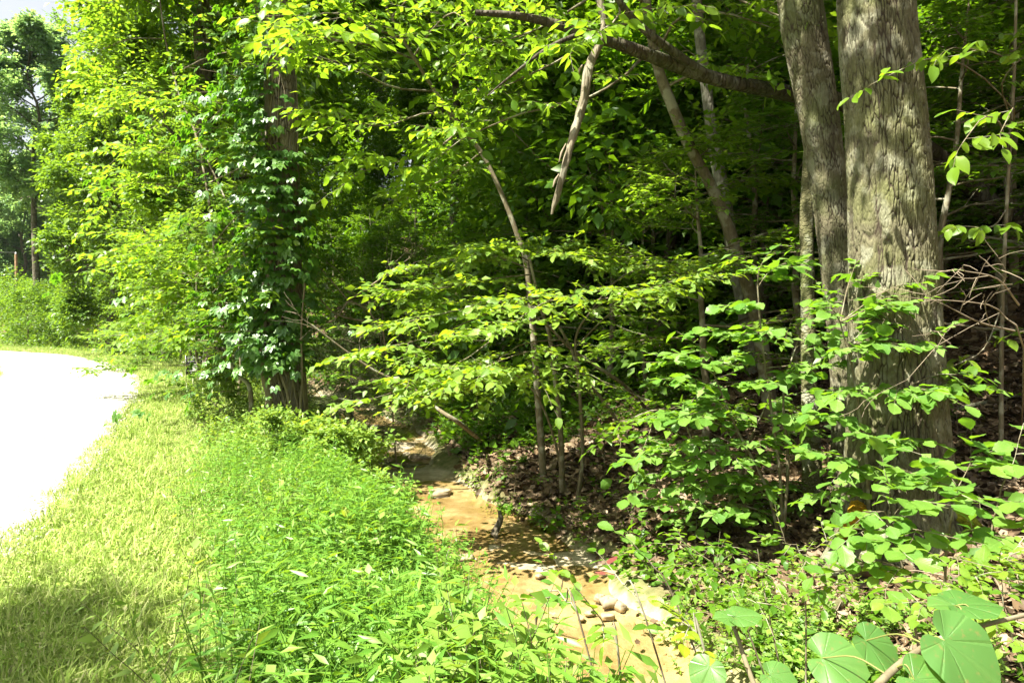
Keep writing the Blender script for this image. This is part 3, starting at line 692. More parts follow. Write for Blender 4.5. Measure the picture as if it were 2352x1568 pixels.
# mown verge
lawn = [mk('grass_tuft', tuft(s, 14, .10, .0026, .04, 6 if s % 2 else 2), M['lawn']) for s in range(6)]
def dl(x, y):
    s = sdist(x, y); rd = rdist(x, y); n = vnoise(x * 2.2, y * 2.2, 21)
    return np.where((rd > -.12 + .3 * (n - .5)) & (s < -1.0), np.clip(.35 + 1.1 * n, 0, 1) * np.clip(.35 + (rd + .3) * 1.2, 0, 1), 0)
p = sample(rng, 90000, 2.3, 45, dl, -.9, .1, .85)
scatter('grass', p, lawn, rng.uniform(.6, 1.35, len(p)) * (1 + .02 * p[:, 1]), 'short sunlit grass and clover on the verge', rng, .2)
p = sample(rng, 2200, 12, 45, lambda x, y: (rdist(x, y) < -3.5) & (rdist(x, y) > -8), -1.0, -.5, 1)
p2 = sample(rng, 9000, 14, 44, lambda x, y: (rdist(x, y) < -3.35) & (rdist(x, y) > -12), -.95, -.5, 1)
scatter('far_grass', np.concatenate((p, p2)), lawn, rng.uniform(1.2, 2.6, len(p) + len(p2)), 'grass on the inside of the road bend', rng, .2)
tall = [mk('tall_tuft', tuft(60 + s, 12, .24, .0045, .04, 0), M['lawn']) for s in range(3)]
p = sample(rng, 1500, 2.4, 26, lambda x, y: np.where((rdist(x, y) > .0) & (sdist(x, y) < -1.0), .35 * vnoise(x * 1.1, y * 1.1, 5), 0), -.9, 0, .9)
scatter('tall_grass_tufts', p, tall, rng.uniform(.6, 1.2, len(p)), 'taller grass tufts standing in the verge', rng, .2)
st = [mk('straw_bit', tuft(80 + s, 7, .12, .0018, .05), M['straw']) for s in range(2)]
p = sample(rng, 2600, 2.3, 12, lambda x, y: np.where((rdist(x, y) > .2) & (sdist(x, y) < -1.2), vnoise(x * 1.7, y * 1.7, 15) > .5, 0), -.9, 0, .8)
scatter('dry_grass', p, st, rng.uniform(.6, 1.3, len(p)), 'dry straw lying between the grass', rng, 1.1)

# stiltgrass on the stream's left bank
stilt = [mk('stiltgrass_stalk', stalk(100 + s,   .36 + .04 * (s % 3), 9, .085, LANCE, .12), [M['stilt'], M['stilt']]) for s in range(7)]
def XB(y): return np.interp(y, [1.5, 2.5, 3.5, 4.9, 6.9, 9.6, 12], [-.7, -1.15, -1.65, -2.3, -3.2, -3.9, -4.6])
def ds(x, y):
    s = sdist(x, y); n = vnoise(x * .9, y * .9, 31)
    return np.where((s < -.8) & (x > XB(y) - .35 + .7 * vnoise(x * 2.3, y * 2.3, 33)), np.clip(1.5 * n - .02, 0, 1) * np.clip((x - XB(y)) * 1.6 + .35, .2, 1) * np.where(s > -1.0, .5, 1), 0)
p = sample(rng, 30000, 1.75, 11.5, ds, -.7, .55, .8)
far_ = sstep(6.5, 10, p[:, 1])
scatter('stiltgrass', p, stilt, rng.uniform(.6, 1.25, len(p)) * (1 - .35 * far_) * (1 + .3 * sstep(4.5, 2.5, p[:, 1])) * (.62 + .8 * vnoise(p[:, 0] * 1.6, p[:, 1] * 1.6, 71)), 'dense bright stiltgrass on the near stream bank', rng, .16)
p = sample(rng, 420, 2.0, 9, lambda x, y: np.where((sdist(x, y) < -.8) & (x > XB(y) - .2), .8, 0), -.7, .5, .8)
tallst = [mk('tall_stalk', stalk(180 + k, .62, 9, .10, LANCE if k % 2 else LEAF4, .15, stemr=.003, t0=.4), [M['weed'], M['stem']]) for k in range(4)]
scatter('tall_weeds', p, tallst, rng.uniform(.5, 1.05, len(p)) * (1 - .3 * sstep(5, 8, p[:, 1])), 'single taller weeds rising out of the stiltgrass', rng, .18)
seedl_ = [mk('bank_seedling', stalk(190 + k, .32, 7, .085, LEAF4, .2, whorl=2, lean=.4), [M['hazel'], M['stem']]) for k in range(4)]
weeds = [mk('weed_stalk', stalk(120 + s, .42 + .06 * (s % 3), 9, .085, LEAF4, .1, whorl=2, stemr=.003), [M['weed'], M['stem']]) for s in range(6)]
def dw(x, y):
    s = sdist(x, y); n = vnoise(x * 1.1, y * 1.1, 41)
    return np.where((s < -.75) & (s > -2.6), np.clip(n * 1.3 - .15 + .5 * sstep(6, 8, y), 0, 1), 0)
p = sample(rng, 9000, 5.2, 22, dw, -.75, .2, .9)
scatter('weeds', p, weeds, rng.uniform(.6, 1.25, len(p)) * (.55 + .3 * sstep(7, 9, p[:, 1])), 'pale leafy weeds along the bank edge', rng, .2)
p = sample(rng, 5200, 1.75, 5, lambda x, y: np.where((sdist(x, y) < -.62) & (x > -.3) & (y < 3.6), .8, 0), -.2, .7, .9)
scatter('bank_weeds', p, weeds, rng.uniform(.6, 1.35, len(p)), 'leafy weeds mixed into the near bank', rng, .25)
p = sample(rng, 5200, 2.2, 5.6, lambda x, y: np.where((sdist(x, y) > .58) & (sdist(x, y) < 1.9), .10 + .5 * (vnoise(x * 2.1, y * 2.1, 81) > .5), 0), .1, .9, .9)
scatter('right_bank_weeds', p, weeds[:3] + seedl_, rng.uniform(.45, .95, len(p)), 'mixed leafy weeds on the bank below the oak', rng, .3)
p = sample(rng, 5200, 14, 44, lambda x, y: np.where((rdist(x, y) > 1.5) & (sdist(x, y) < -1.0) & (rdist(x, y) < 5), vnoise(x * .5, y * .5, 3) > .35, 0), -.85, -.2, 1)
scatter('verge_weeds', p, weeds, rng.uniform(.5, 1.3, len(p)), 'taller weeds below the roadside trees', rng, .2)

# leaf litter and undergrowth on the slope
def dead_leaf(seed):
    rng_ = R(seed); V = np.array([(0, 0, 0), (-.28, .25, 0), (.28, .25, 0), (-.2, .55, 0), (.2, .55, 0), (-.24, .75, 0), (.24, .75, 0), (0, 1, 0), (0, .5, 0)], float)
    V[:, 2] = .22 * (V[:, 0] * 2.5) ** 2 * rng_.uniform(-.4, 1.2) + rng_.uniform(-.35, .5) * (V[:, 1] - .5) ** 2 + rng_.normal(0, .05, 9); V[:, 1] -= .5
    return V, np.array([(0, 8, 1), (0, 2, 8), (1, 8, 3), (2, 4, 8), (3, 8, 5), (4, 6, 8), (5, 8, 7), (6, 7, 8)])
dead = [mk('dead_leaf', [dead_leaf(s)], M['litter']) for s in range(6)]
def dd_(x, y):
    s = sdist(x, y); return np.where(s > .95, np.clip((s - .9) * 2.5, 0, 1), 0)
p = sample(rng, 62000, 3.2, 26, dd_, -.3, .85, .8); p[:, 2] += .012 + rng.uniform(0, .02, len(p))
stk = [mk('stick_bit', [tube(poly(R(500 + k), (0, 0, 0), (1, .1 * k, .02), .5, 5, .14), [.006, .006, .005, .004, .003, .002], 4)], M['twig']) for k in range(4)]
q_ = sample(rng, 900, 3.4, 18, dd_, -.3, .85, .9); q_[:, 2] += .03
scatter('fallen_sticks', q_, stk, rng.uniform(.4, 1.5, len(q_)), 'thin dead sticks strewn over the leaf litter', rng, .16)
e = .05; gxx = (terrain(p[:, 0] + e, p[:, 1]) - p[:, 2]) / e; gyy = (terrain(p[:, 0], p[:, 1] + e) - p[:, 2]) / e
scatter('leaf_litter', p, dead, rng.uniform(.075, .15, len(p)) * (1 + .03 * p[:, 1]), 'brown fallen leaves covering the slope', rng, .42)
p = sample(rng, 700, 4.5, 16, lambda x, y: (np.abs(sdist(x, y)) < .95) * .5, -.4, .3, 1); p[:, 2] = np.maximum(p[:, 2] + .008, -.885)
scatter('stream_leaves', p[:50], dead, rng.uniform(.05, .09, len(p[:50])), 'dead leaves lying in the stream', rng, .2)
seedl = [mk('seedling_tuft', stalk(140 + s, .16 + .04 * (s % 3), 6, .075, LEAF4, .15, whorl=2, lean=.5), [M['beech'], M['stem']]) for s in range(5)]
def du(x, y):
    s = sdist(x, y); n = vnoise(x * .8, y * .8, 51); edge = np.exp(-((s - 1.1) / .3) ** 2)
    return np.where(s > .85, np.clip((n - .66) * 1.2 + edge * .5 + .7 * sstep(9.5, 16, y) + .3 * sstep(6, 4, y), 0, 1), 0)
p = np.concatenate((sample(rng, 6000, 3.3, 32, du, -.35, .85, .85), sample(rng, 16000, 11, 75, lambda x, y: sdist(x, y) > 1.2, -.75, .85, .9)))
scatter('undergrowth', p, seedl, rng.uniform(.6, 1.7, len(p)) * (1 + .05 * p[:, 1]), 'small green seedlings scattered on the leafy slope', rng, .25)
edge_ = [mk('edge_stalk', stalk(160 + s, .34, 9, .075, LANCE if s % 2 else LEAF4, .1, lean=.5), [M['bright'], M['stem']]) for s in range(4)]
p = sample(rng, 5000, 4.6, 14, lambda x, y: np.exp(-((sdist(x, y) - 1.0) / .16) ** 2) * (vnoise(x * 1.2, y * 1.2, 61) > .40), -.4, .4, .9)[::2]
scatter('bank_grass', p, edge_, rng.uniform(.5, 1.2, len(p)), 'light green tufts along the far stream edge', rng, .3)

# gravel along the road edge, pebbles in the stream
def pebble(seed, flat=.6):
    rng_ = R(seed); t = (1 + 5 ** .5) / 2
    V = nrm(np.array([(-1, t, 0), (1, t, 0), (-1, -t, 0), (1, -t, 0), (0, -1, t), (0, 1, t), (0, -1, -t), (0, 1, -t), (t, 0, -1), (t, 0, 1), (-t, 0, -1), (-t, 0, 1)], float))
    F = np.array([(0, 11, 5), (0, 5, 1), (0, 1, 7), (0, 7, 10), (0, 10, 11), (1, 5, 9), (5, 11, 4), (11, 10, 2), (10, 7, 6), (7, 1, 8), (3, 9, 4), (3, 4, 2), (3, 2, 6), (3, 6, 8), (3, 8, 9), (4, 9, 5), (2, 4, 11), (6, 2, 10), (8, 6, 7), (9, 8, 1)])
    return V * rng_.uniform(.7, 1.2, (12, 1)) * np.array((1, rng_.uniform(.6, 1), flat)), F
gst = [mk('gravel_bit', [pebble(s)], M['stone']) for s in range(4)]
p = sample(rng, 26000, 3.6, 30, lambda x, y: np.where((rdist(x, y) < .22) & (rdist(x, y) > -1.1), np.exp(-np.abs(rdist(x, y) + .12) / .3), 0), -.9, -.3, .8)
p[:, 2] = np.maximum(p[:, 2], .02)
scatter('loose_gravel', p, gst, rng.uniform(.008, .026, len(p)), 'pale loose stones along the road edge', rng, .8)
cst = [mk('pebble_bit', [pebble(9 + s, .5)], M['rock']) for s in range(3)]
p = sample(rng, 2600, 4.3, 15, lambda x, y: np.where(np.abs(sdist(x, y)) < 1.0, .05 + .5 * (sdist(x, y) > .5) * (y < 6.0), 0), -.4, .4, .9)
scatter('pebbles', p, cst, rng.uniform(.008, .03, len(p)), 'small tan pebbles in the stream bed', rng, .5)

# ------------------------------------------------------------------ roadside trees on the left
def set_at(o, x, y, s=1, rz=0.0):
    o.location = (x, y, tz(x, y) - .05); o.rotation_euler = (0, 0, rz); o.scale = (s, s, s); return o
BIGB = dict(BUSHY, n=[7, 6, 7], ang=.95, droop=.35)
a, na = forest_tree(301, 'roadside_tree', 'tall bright yellow green tree leaning over the gravel road, left of the creeper clad trunk', 'tree', 17, .18, 3.3, 24, BIGB, 7, .165, LEAF2, M['bright'], M['bark'], .24, lean=(-.03, 0)); set_at(a, -8.2, 19.4)
b_, nb = forest_tree(302, 'roadside_tree', 'dense dark green tree at the road bend with low boughs, beside the pale trunk', 'tree', 14, .05, 2.6, 24, BIGB, 7, .19, LEAF2, M['road'], M['bark'], .26, lean=(-.02, .01)); set_at(b_, -18.6, 32)
c_ = copy_tree(b_); c_['label'] = 'bushy green tree just past the road bend, left of the dense dark one'; set_at(c_, -20.5, 38, .95, 2.1)
d_ = copy_tree(b_); d_['label'] = 'shaded roadside tree standing back between the bend and the creeper clad trunks'; set_at(d_, -12.2, 29, 1.05, 4.0)
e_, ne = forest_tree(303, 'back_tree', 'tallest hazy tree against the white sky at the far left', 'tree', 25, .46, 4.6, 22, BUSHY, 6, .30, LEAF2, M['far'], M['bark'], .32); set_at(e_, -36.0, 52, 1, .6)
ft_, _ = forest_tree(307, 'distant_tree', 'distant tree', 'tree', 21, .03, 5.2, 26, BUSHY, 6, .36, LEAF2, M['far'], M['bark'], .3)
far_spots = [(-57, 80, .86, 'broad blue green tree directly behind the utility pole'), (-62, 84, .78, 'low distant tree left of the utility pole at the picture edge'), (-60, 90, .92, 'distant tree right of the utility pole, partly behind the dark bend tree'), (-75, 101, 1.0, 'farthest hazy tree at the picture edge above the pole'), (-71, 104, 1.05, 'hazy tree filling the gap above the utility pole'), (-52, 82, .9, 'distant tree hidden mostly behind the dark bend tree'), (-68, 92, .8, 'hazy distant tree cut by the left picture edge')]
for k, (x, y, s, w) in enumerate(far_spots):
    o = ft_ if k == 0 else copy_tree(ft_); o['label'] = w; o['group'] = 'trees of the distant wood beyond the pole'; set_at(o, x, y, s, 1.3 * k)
bsh, _ = forest_tree(304, 'bush', 'bush', 'bush', 3.4, .0, 2.2, 22, dict(BUSHY, n=[6, 7], twl=.45, el0=-.1, el1=.9), 7, .16, LEAF2, M['road'], M['stem'], .05)
for k, (x, y, s, w) in enumerate([(-30.5, 43, 1.0, 'pale green bush beyond the road at the left picture edge'), (-27.5, 42, .85, 'rounded pale bush beyond the road, second from the left edge'), (-25.2, 40.5, .95, 'olive green bush in front of the bushy tree past the bend'), (-33, 47, 1.2, 'bush rising just below the utility pole'), (-36, 53, 1.3, 'farther bush left of the utility pole foot'), (-40, 56, 1.5, 'dim bush behind the pole at the picture edge'), (-30, 50, 1.3, 'dim bush right of the utility pole foot')]):
    o = bsh if k == 0 else copy_tree(bsh); o['label'] = w; set_at(o, x, y, s, 2 * k); o['group'] = 'bushes beyond the road bend'
hsp = hill_spots(46, 20, 70, 3, 60, umin=-.6, umax=.75, gap=2.6, rng=R(91)) + hill_spots(16, 13, 21, 4.2, 18, umin=-.3, umax=.7, gap=2.2, rng=R(93))
hb_, _ = forest_tree(308, 'understory_bush', 'bush', 'bush', 5.0, .0, 2.6, 22, dict(BUSHY, n=[6, 7], twl=.55, el0=-.05, el1=.9), 7, .19, LEAF2, M['beech'], M['stem'], .06, group='leafy bushes between the forest trunks')
scatter_trees(hb_, 'dark leafy bush between forest trunks', hsp, R(92), .8, 1.5)
lsap, _ = forest_tree(305, 'verge_sapling', 'sapling', 'sapling', 5.2, .08, 2.4, 20, dict(LAYER, n=[6, 7], twl=.4, droop=.25), 8, .13, LEAF4, M['road'], M['stem'], .05, minr=0)
for k, (x, y, s, w) in enumerate([(-10.6, 22.5, .9, 'pale leaved sapling drooping over the grass beside the gravel road'), (-8.9, 20.5, .75, 'low layered sapling beside the black notice board'), (-12.6, 26, 1.0, 'layered sapling in front of the pale trunk'), (-15.5, 29.5, .9, 'layered sapling at the outside of the road bend'), (-7.2, 15.6, .8, 'sapling with pale drooping leaves behind the white bee balm'), (-5.6, 14.0, .9, 'leafy sapling close behind the leaning stem')]):
    o = lsap if k == 0 else copy_tree(lsap); o['label'] = w; set_at(o, x, y, s, 1.7 * k); o['group'] = 'saplings along the verge'
o = copy_tree(tv[0]); o['label'] = 'tall tree added on the near bank to shade the woods, behind the creeper clad trunk'; set_at(o, -5.2, 14.6, .95, 1.0)  # added tree, its high crown keeps the sun off the woods behind
o = copy_tree(tv[1]); o['label'] = 'tall forest tree by the stream behind the bright leaning roadside tree'; set_at(o, -8.6, 23.5, .95, 2.0)
wb, _ = forest_tree(309, 'bank_bush', 'bush', 'bush', .95, .0, .55, 16, dict(BUSHY, n=[5, 5], twl=.18, el0=.1, el1=.8), 6, .085, LEAF4, M['weed'], M['stem'], .012, minr=0)
for k, (x, y, s, w) in enumerate([(-2.55, 8.7, 1.0, 'pale leafy bush on the bank right of the creeper clad trunk foot'), (-2.2, 9.4, 1.05, 'pale leafy bush leaning over the dark upper stream'), (-2.75, 7.7, .6, 'low pale bush in front of the creeper clad trunk'), (-2.0, 7.6, .75, 'low pale bush at the left bank edge by the stream bend'), (-1.65, 8.3, .7, 'small pale bush hanging over the sunlit stream'), (-4.6, 10.6, .9, 'leafy bush at the foot of the leaning stem')]):
    o = wb if k == 0 else copy_tree(wb); o['label'] = w; set_at(o, x, y, s, 1.9 * k); o['group'] = 'pale bushes along the near bank'
# pale trunk at the bend
q = hit(378, 826); r = empty('pale_tree', q, 'short pale barked trunk at the edge of the road bend', 'tree')
ob('trunk', mk('trunk', [trunk_tube(spl([(0, 0, -.2), (-.02, 0, .8), (-.2, .1, 1.8), (-.15, .2, 4), (.1, .3, 7)], 12), np.linspace(.17, .08, 12), 9, .06, 2, .3)], M['palebark'], True), r)
rg = R(8); tb, tw = [], []
for k in range(9):
    az = rg.uniform(0, 6.28); grow(rg, (0 - .1, .2, 3 + k * .45), nrm(np.array((math.cos(az), math.sin(az), .5))), 1.8, .03, 2, dict(BUSHY, n=[6, 6]), tb, tw)
wood('limb', tb, M['stem'], r); crown('crown', leaves_of(rg, tw, 7, .15), LEAF2, M['road'], r)
# tree behind the viewer whose shade lies on the near verge
sh_, _ = forest_tree(306, 'verge_tree', 'roadside tree standing behind the viewer and shading the near verge', 'tree', 13, .55, 1.9, 14, TALL, 4, .2, LEAF2, M['oakleaf'], M['bark'], .16); set_at(sh_, -8.9, -2.0)

# utility pole and wire
q = np.array((-50.7, 70.0, tz(-50.7, 70))); r = empty('utility_pole', q, 'brown wooden utility pole in front of the distant wood', 'pole')
ob('pole', mk('pole', [tube([(0, 0, -.5), (0, 0, 4), (0, 0, 7.4)], [.17, .15, .12], 10)], plain('pole_wood', (.30, .19, .11), .85, .2, .25, 6), True), r)
ob('insulator', mk('insulator', [tube([(0, 0, 7.38), (0, 0, 7.5), (0, 0, 7.62), (0, 0, 7.66)], [.05, .09, .06, .01], 8)], plain('porcelain', (.55, .55, .55), .4), True), r)
wr = [np.array((0, 0, 7.62)) + np.array((-9.5, -6, 2.2)) * t - UP * .9 * math.sin(math.pi * t) for t in np.linspace(0, 1, 12)]
ob('wire', mk('wire', [tube(wr, .014, 4)], plain('wire_metal', (.12, .12, .12), .5), True), r)
wr = [np.array((0, 0, 4.3)) + np.array((-3.5, -2, -.1)) * t - UP * .5 * math.sin(math.pi * t) for t in np.linspace(0, 1, 10)]
ob('wire', mk('wire', [tube(wr, .012, 4)], bpy.data.materials['wire_metal'], True), r)

# ------------------------------------------------------------------ the big oak
base = hit(2062, 1250); ob_ = base.copy(); YO = base[1]
oak = empty('oak_tree', base, 'thick grey oak trunk with deeply furrowed bark and mossy roots on the slope', 'oak tree')
pts = [base - UP * .35, at(2062, 1180, YO), at(2058, 900, YO), at(2050, 600, YO + .05), at(2035, 300, YO + .1), at(2010, 0, YO + .15), at(1995, -500, YO + .3), at(1990, -1600, YO + .5), at(2000, -3200, YO + .7)]
bark_trunk('trunk', pts[:7], [pr(w_, YO) for w_ in (290, 236, 198, 178, 164, 156, 150)], 420, 680, 64, .16, .015, 7, M['oakbark'], oak, base, flare=.42, lobes=5)
ob('upper_trunk', mk('upper_trunk', [trunk_tube(spl(pts[5:], 16) - base, np.linspace(pr(156, YO), .12, 16), 14, .05, 3)], M['bark'], True), oak)
rg = R(31); tb, tw = [], []; up_ = spl(pts[6:], 12)
for k in range(15):
    p, d = lerp(up_, .1 + .85 * k / 15); az = k * 2.4 + 1; grow(rg, p - base, nrm(np.array((math.cos(az), math.sin(az), .4 + .03 * k))), 4.6 - .12 * k, .08, 3, dict(TALL, n=[4, 5, 5]), tb, tw)
for (za, az, l, z1) in [(6.8, 3.6, 2.6, 8.0)]:  # unseen low limb added above the frame to throw dappled shade on the trunk
    p = np.array((base[0] - .05, YO + .2, za)); tip = np.array((base[0] + l * math.cos(az), YO + l * math.sin(az), z1)); P = spl([p, (p + tip) / 2 + UP * .35, tip], 9) - base; tb.append((P, np.linspace(.08, .02, 9), 7))
    side_shoots(rg, P, l, .03, 3, dict(TALL, n=[4, 4, 4], ratio=.36, twl=.6, flat=.7), tb, tw, .3)
wood('limb', tb, M['bark'], oak, minr=.012); crown('crown', leaves_of(rg, tw, 6, .2, .3, .5), LEAF2, M['oakleaf'], oak)
def moss_pad(center, rx_, ry2, rz_, mt, seed, parent, base, tip=None):
    u, v = np.meshgrid(np.linspace(0, 2 * math.pi, 28, endpoint=False), np.linspace(0, math.pi * .5, 10)); d = np.stack((np.cos(u) * np.sin(v + 1e-3), np.sin(u) * np.sin(v + 1e-3), np.cos(v)), -1)
    nn = 1 + .28 * (vnoise(u * 1.9, v * 5, seed) - .5) + .16 * (vnoise(u * 5, v * 11, seed + 1) - .5)
    V = (d * np.array((rx_, ry2, rz_)) * nn[..., None]).reshape(-1, 3) + center - base
    i = np.arange(9)[:, None] * 28; j = np.arange(28)[None]; j2 = (j + 1) % 28
    return ob('moss', mk('moss', [(V, np.stack((i + j, i + 28 + j, i + 28 + j2, i + j2), -1).reshape(-1, 4))], mt, True), parent)
def root_(a, mid, b, r, mt):
    P = spl([a, mid, b], 12) - base; V, F = trunk_tube(P, np.linspace(r, r * .35, 12), 9, .12, 4)
    return ob('root', mk('root', [(V, F)], mt, True), oak)
def g3(px, py, dz=0): h_ = hit(px, py); return h_ + UP * dz
root_(at(2150, 1100, YO - .05), at(2195, 1170, YO - .25), g3(2260, 1225, -.03), .15, M['moss'])
root_(at(1985, 1160, YO - .1), at(1950, 1205, YO - .3), g3(1925, 1260, -.03), .10, M['orangemoss'])
root_(at(2050, 1200, YO - .3), at(2000, 1270, YO - .65), g3(1960, 1330, -.03), .09, M['mossbark'])
root_(at(2080, 1200, YO - .3), at(2110, 1250, YO - .55), g3(2130, 1290, -.03), .10, M['oakbark'])

# ------------------------------------------------------------------ twin trunks left of the oak
Y2 = 7.0; base = hit(1955, 1120); Y2 = base[1]
tw_ = empty('twin_tree', base, 'paler furrowed trunk immediately left of the big oak, slightly leaning', 'tree')
pts = [base - UP * .3, at(1958, 1000, Y2), at(1946, 800, Y2), at(1930, 650, Y2), at(1908, 460, Y2), at(1878, 250, Y2), at(1845, 60, Y2), at(1815, -150, Y2), at(1700, -1200, Y2 - .4), at(1690, -2200, Y2 - .6)]
bark_trunk('trunk', pts[:8], [pr(w_, Y2) for w_ in (98, 86, 78, 74, 74, 82, 92, 88)], 220, 500, 38, .09, .009, 17, M['twinbark'], tw_, base, flare=.25, lobes=4)
ob('upper_trunk', mk('upper_trunk', [trunk_tube(spl(pts[6:], 14) - base, np.linspace(pr(90, Y2), .08, 14), 12, .05, 5)], M['bark'], True), tw_)
rg = R(33); tb, tw = [], []; up_ = spl(pts[7:], 10)
for k in range(11):
    p, d = lerp(up_, .12 + .85 * k / 11); az = k * 2.4 + 2.2; grow(rg, p - base, nrm(np.array((math.cos(az), math.sin(az), .35))), 3.3, .05, 3, dict(TALL, n=[4, 4, 5]), tb, tw)
wood('limb', tb, M['bark'], tw_, minr=.01); crown('crown', leaves_of(rg, tw, 6, .19, .3, .5), LEAF2, M['oakleaf'], tw_)
base = hit(1866, 1135); Y3 = base[1]
r = empty('slim_tree', base, 'slim mossy trunk with pale bands standing close left of the paler twin trunk', 'tree')
pts = np.array([base - UP * .2, at(1862, 1000, Y3), at(1858, 850, Y3), at(1856, 680, Y3 + .05), at(1852, 500, Y3 + .1), at(1864, 300, Y3 + .2), at(1872, 100, Y3 + .3), at(1866, -150, Y3 + .4), at(1900, -900, Y3 + .5), at(1930, -1800, Y3 + .8)])
ob('trunk', mk('trunk', [trunk_tube(spl(pts, 40) - base, np.linspace(.085, .045, 40), 12, .05, 6, .3)], M['mossbark'], True), r)
rg = R(34); tb, tw = [], []
for k in range(7):
    p, d = lerp(pts, .82 + .17 * k / 7); az = k * 2.4; grow(rg, p - base, nrm(np.array((math.cos(az), math.sin(az), .3))), 2, .03, 2, dict(TALL, n=[5, 5]), tb, tw)
wood('limb', tb, M['bark'], r); crown('crown', leaves_of(rg, tw, 6, .15), LEAF2, M['beech'], r)

# ------------------------------------------------------------------ custom small trees: stems + limbs traced, twigs grown
def path(*pp): return np.array([at(*q) for q in pp])
def small_tree(name, label, cat, seed, base, stems, limbs, cfg, m, size, blades, tmpl, lm, bm, most=280, lvl=1, lr=.012, droop=.12, tilt=.3, up=1.0, odd=None, group=None, leafname='leaf'):
    rg = R(seed); root = empty(name, base, label, cat, group); twigs = []
    for k, (P, r0, r1) in enumerate(stems):
        P = spl(P, max(14, 4 * len(P))); V, F = trunk_tube(P - base, np.linspace(r0, r1, len(P)), 9, .05, seed + k, .12)
        ob('trunk' if len(stems) == 1 else 'stem', mk('stem', [(V, F)], bm, True), root)
    for P in limbs:
        tb = []; P = spl(P, 9); L = np.linalg.norm(np.diff(P, axis=0), axis=1).sum(); tb.append((P, np.linspace(lr, lr * .35, 9), 5))
        side_shoots(rg, P, L, lr * .5, lvl, cfg, tb, twigs, cfg.get('tt0', .25)); wood('branch', tb, bm, root, base)
    fr = leaves_of(rg, twigs, m, size, droop, tilt, up)
    if most: leaf_objects(fr, blades, tmpl, lm, root, base, most, leafname, odd)
    else: crown('foliage', fr, tmpl, lm, root, base, 'stuff')
    return root, len(fr[0])
PL = dict(n=[5, 5], ang=.85, ratio=.38, twl=.38, wander=.10, bend=.0, flat=.95, t0=.15, twigs=True, rr=.5)
bl_dog = blades_of('dogwood_leaf', M['dogwood'], 4, rows=6, aspect=.62, curl=.18)
bl_haz = blades_of('hazel_leaf', M['hazel'], 5, rows=9, aspect=.78, serr=.07, curl=.14, kind='obovate')
bl_yel = blades_of('yellow_leaf', M['yellowleaf'], 2, rows=7, aspect=.6)
bl_red = blades_of('red_leaf', M['redleaf'], 2, rows=7, aspect=.6)
bl_bri = blades_of('bright_leaf', M['bright'], 4, rows=6, aspect=.55, curl=.2)
bl_oli = blades_of('hill_leaf', M['beech'], 4, rows=6, aspect=.58, curl=.16)

# leaning grey trunk, pale trunk behind it
base = hit(1775, 960); y_ = base[1]
small_tree('leaning_tree', 'curved grey trunk leaning left, between the creek and the slim mossy trunk', 'tree', 51, base,
    [(np.vstack((base - UP * .2, path((1760, 860, y_), (1742, 750, y_), (1715, 650, y_ - .1), (1680, 540, y_ - .2), (1640, 440, y_ - .3), (1580, 330, y_ - .4), (1535, 220, y_ - .5), (1505, 130, y_ - .6), (1470, -60, y_ - .8), (1400, -260, y_ - 1)))),   .10, .055)],
    [path((1505, 130, y_ - .6), (1560, 40, y_ - 1), (1660, 30, y_ - 1.4), (1760, 60, y_ - 1.6)), path((1490, 60, y_ - .6), (1400, 60, y_ - 1), (1300, 130, y_ - 1.3), (1180, 190, y_ - 1.5)), path((1500, 100, y_ - .6), (1440, 170, y_ - 1), (1340, 230, y_ - 1.2), (1200, 260, y_ - 1.6), (1060, 320, y_ - 1.8)), path((1480, 0, y_), (1600, -40, y_ - 1.0), (1720, 10, y_ - 1.8), (1850, 60, y_ - 2.2)), path((1470, -60, y_), (1380, -20, y_ - 1), (1250, 60, y_ - 1.4), (1140, 100, y_ - 1.6)), path((1530, 200, y_ - .5), (1600, 170, y_ - 1), (1680, 180, y_ - 1.5)), path((1490, 20, y_ - .6), (1430, -30, y_ - 1.4), (1420, 40, y_ - 2.2), (1350, 90, y_ - 2.6))],
    dict(PL, twl=.45, ratio=.34), 6, .145, bl_bri, LEAF4, M['bright'], M['stem'], 300, 2, .022, .45, .45)
base = hit(1735, 850); y_ = base[1]
small_tree('pale_spotted_tree', 'straight pale blotched trunk just behind the curved leaning trunk', 'tree', 52, base,
    [(np.vstack((base - UP * .2, path((1715, 740, y_), (1690, 620, y_), (1662, 450, y_), (1640, 330, y_), (1622, 200, y_), (1600, 0, y_), (1590, -400, y_), (1600, -900, y_)))), .12, .07)],
    [path((1600, -200, y_), (1700, -260, y_ - 1), (1800, -200, y_ - 1.5)), path((1595, -400, y_), (1480, -420, y_), (1350, -350, y_ - .5))], dict(PL), 6, .15, bl_oli, LEAF2, M['beech'], M['palebark'], 0, 2, .03)

# dead fallen trunk arching behind the trunks, broken snag hanging on it
q1 = np.array((8.6, 10.2, tz(8.6, 10.2) - .1))
r = empty('fallen_tree', q1, 'long dark dead trunk arching from behind the oak to a broken tip at top centre', 'fallen tree')
P = np.vstack((q1, at(2330, 500, 9.4), at(2200, 400, 9.0), at(2110, 330, 8.7), at(1940, 240, 8.2), at(1800, 212, 7.9), at(1640, 182, 7.6), at(1480, 122, 7.3), at(1330, 72, 7.1), at(1200, 38, 7.0), at(1092, 30, 6.9)))
ob('trunk', mk('trunk', [trunk_tube(spl(P, 60) - q1, np.linspace(.15, .028, 60), 11, .09, 3)], M['darkbark'], True), r)
P2 = path((1640, 182, 7.6), (1560, 130, 7.3), (1470, 60, 7.0), (1390, -40, 6.8))
ob('limb', mk('limb', [trunk_tube(spl(P2, 20) - q1, np.linspace(.055, .03, 20), 8, .08, 4)], M['darkbark'], True), r)
P2 = path((1340, 74, 7.1), (1260, 110, 6.9), (1180, 170, 6.8), (1120, 220, 6.8))
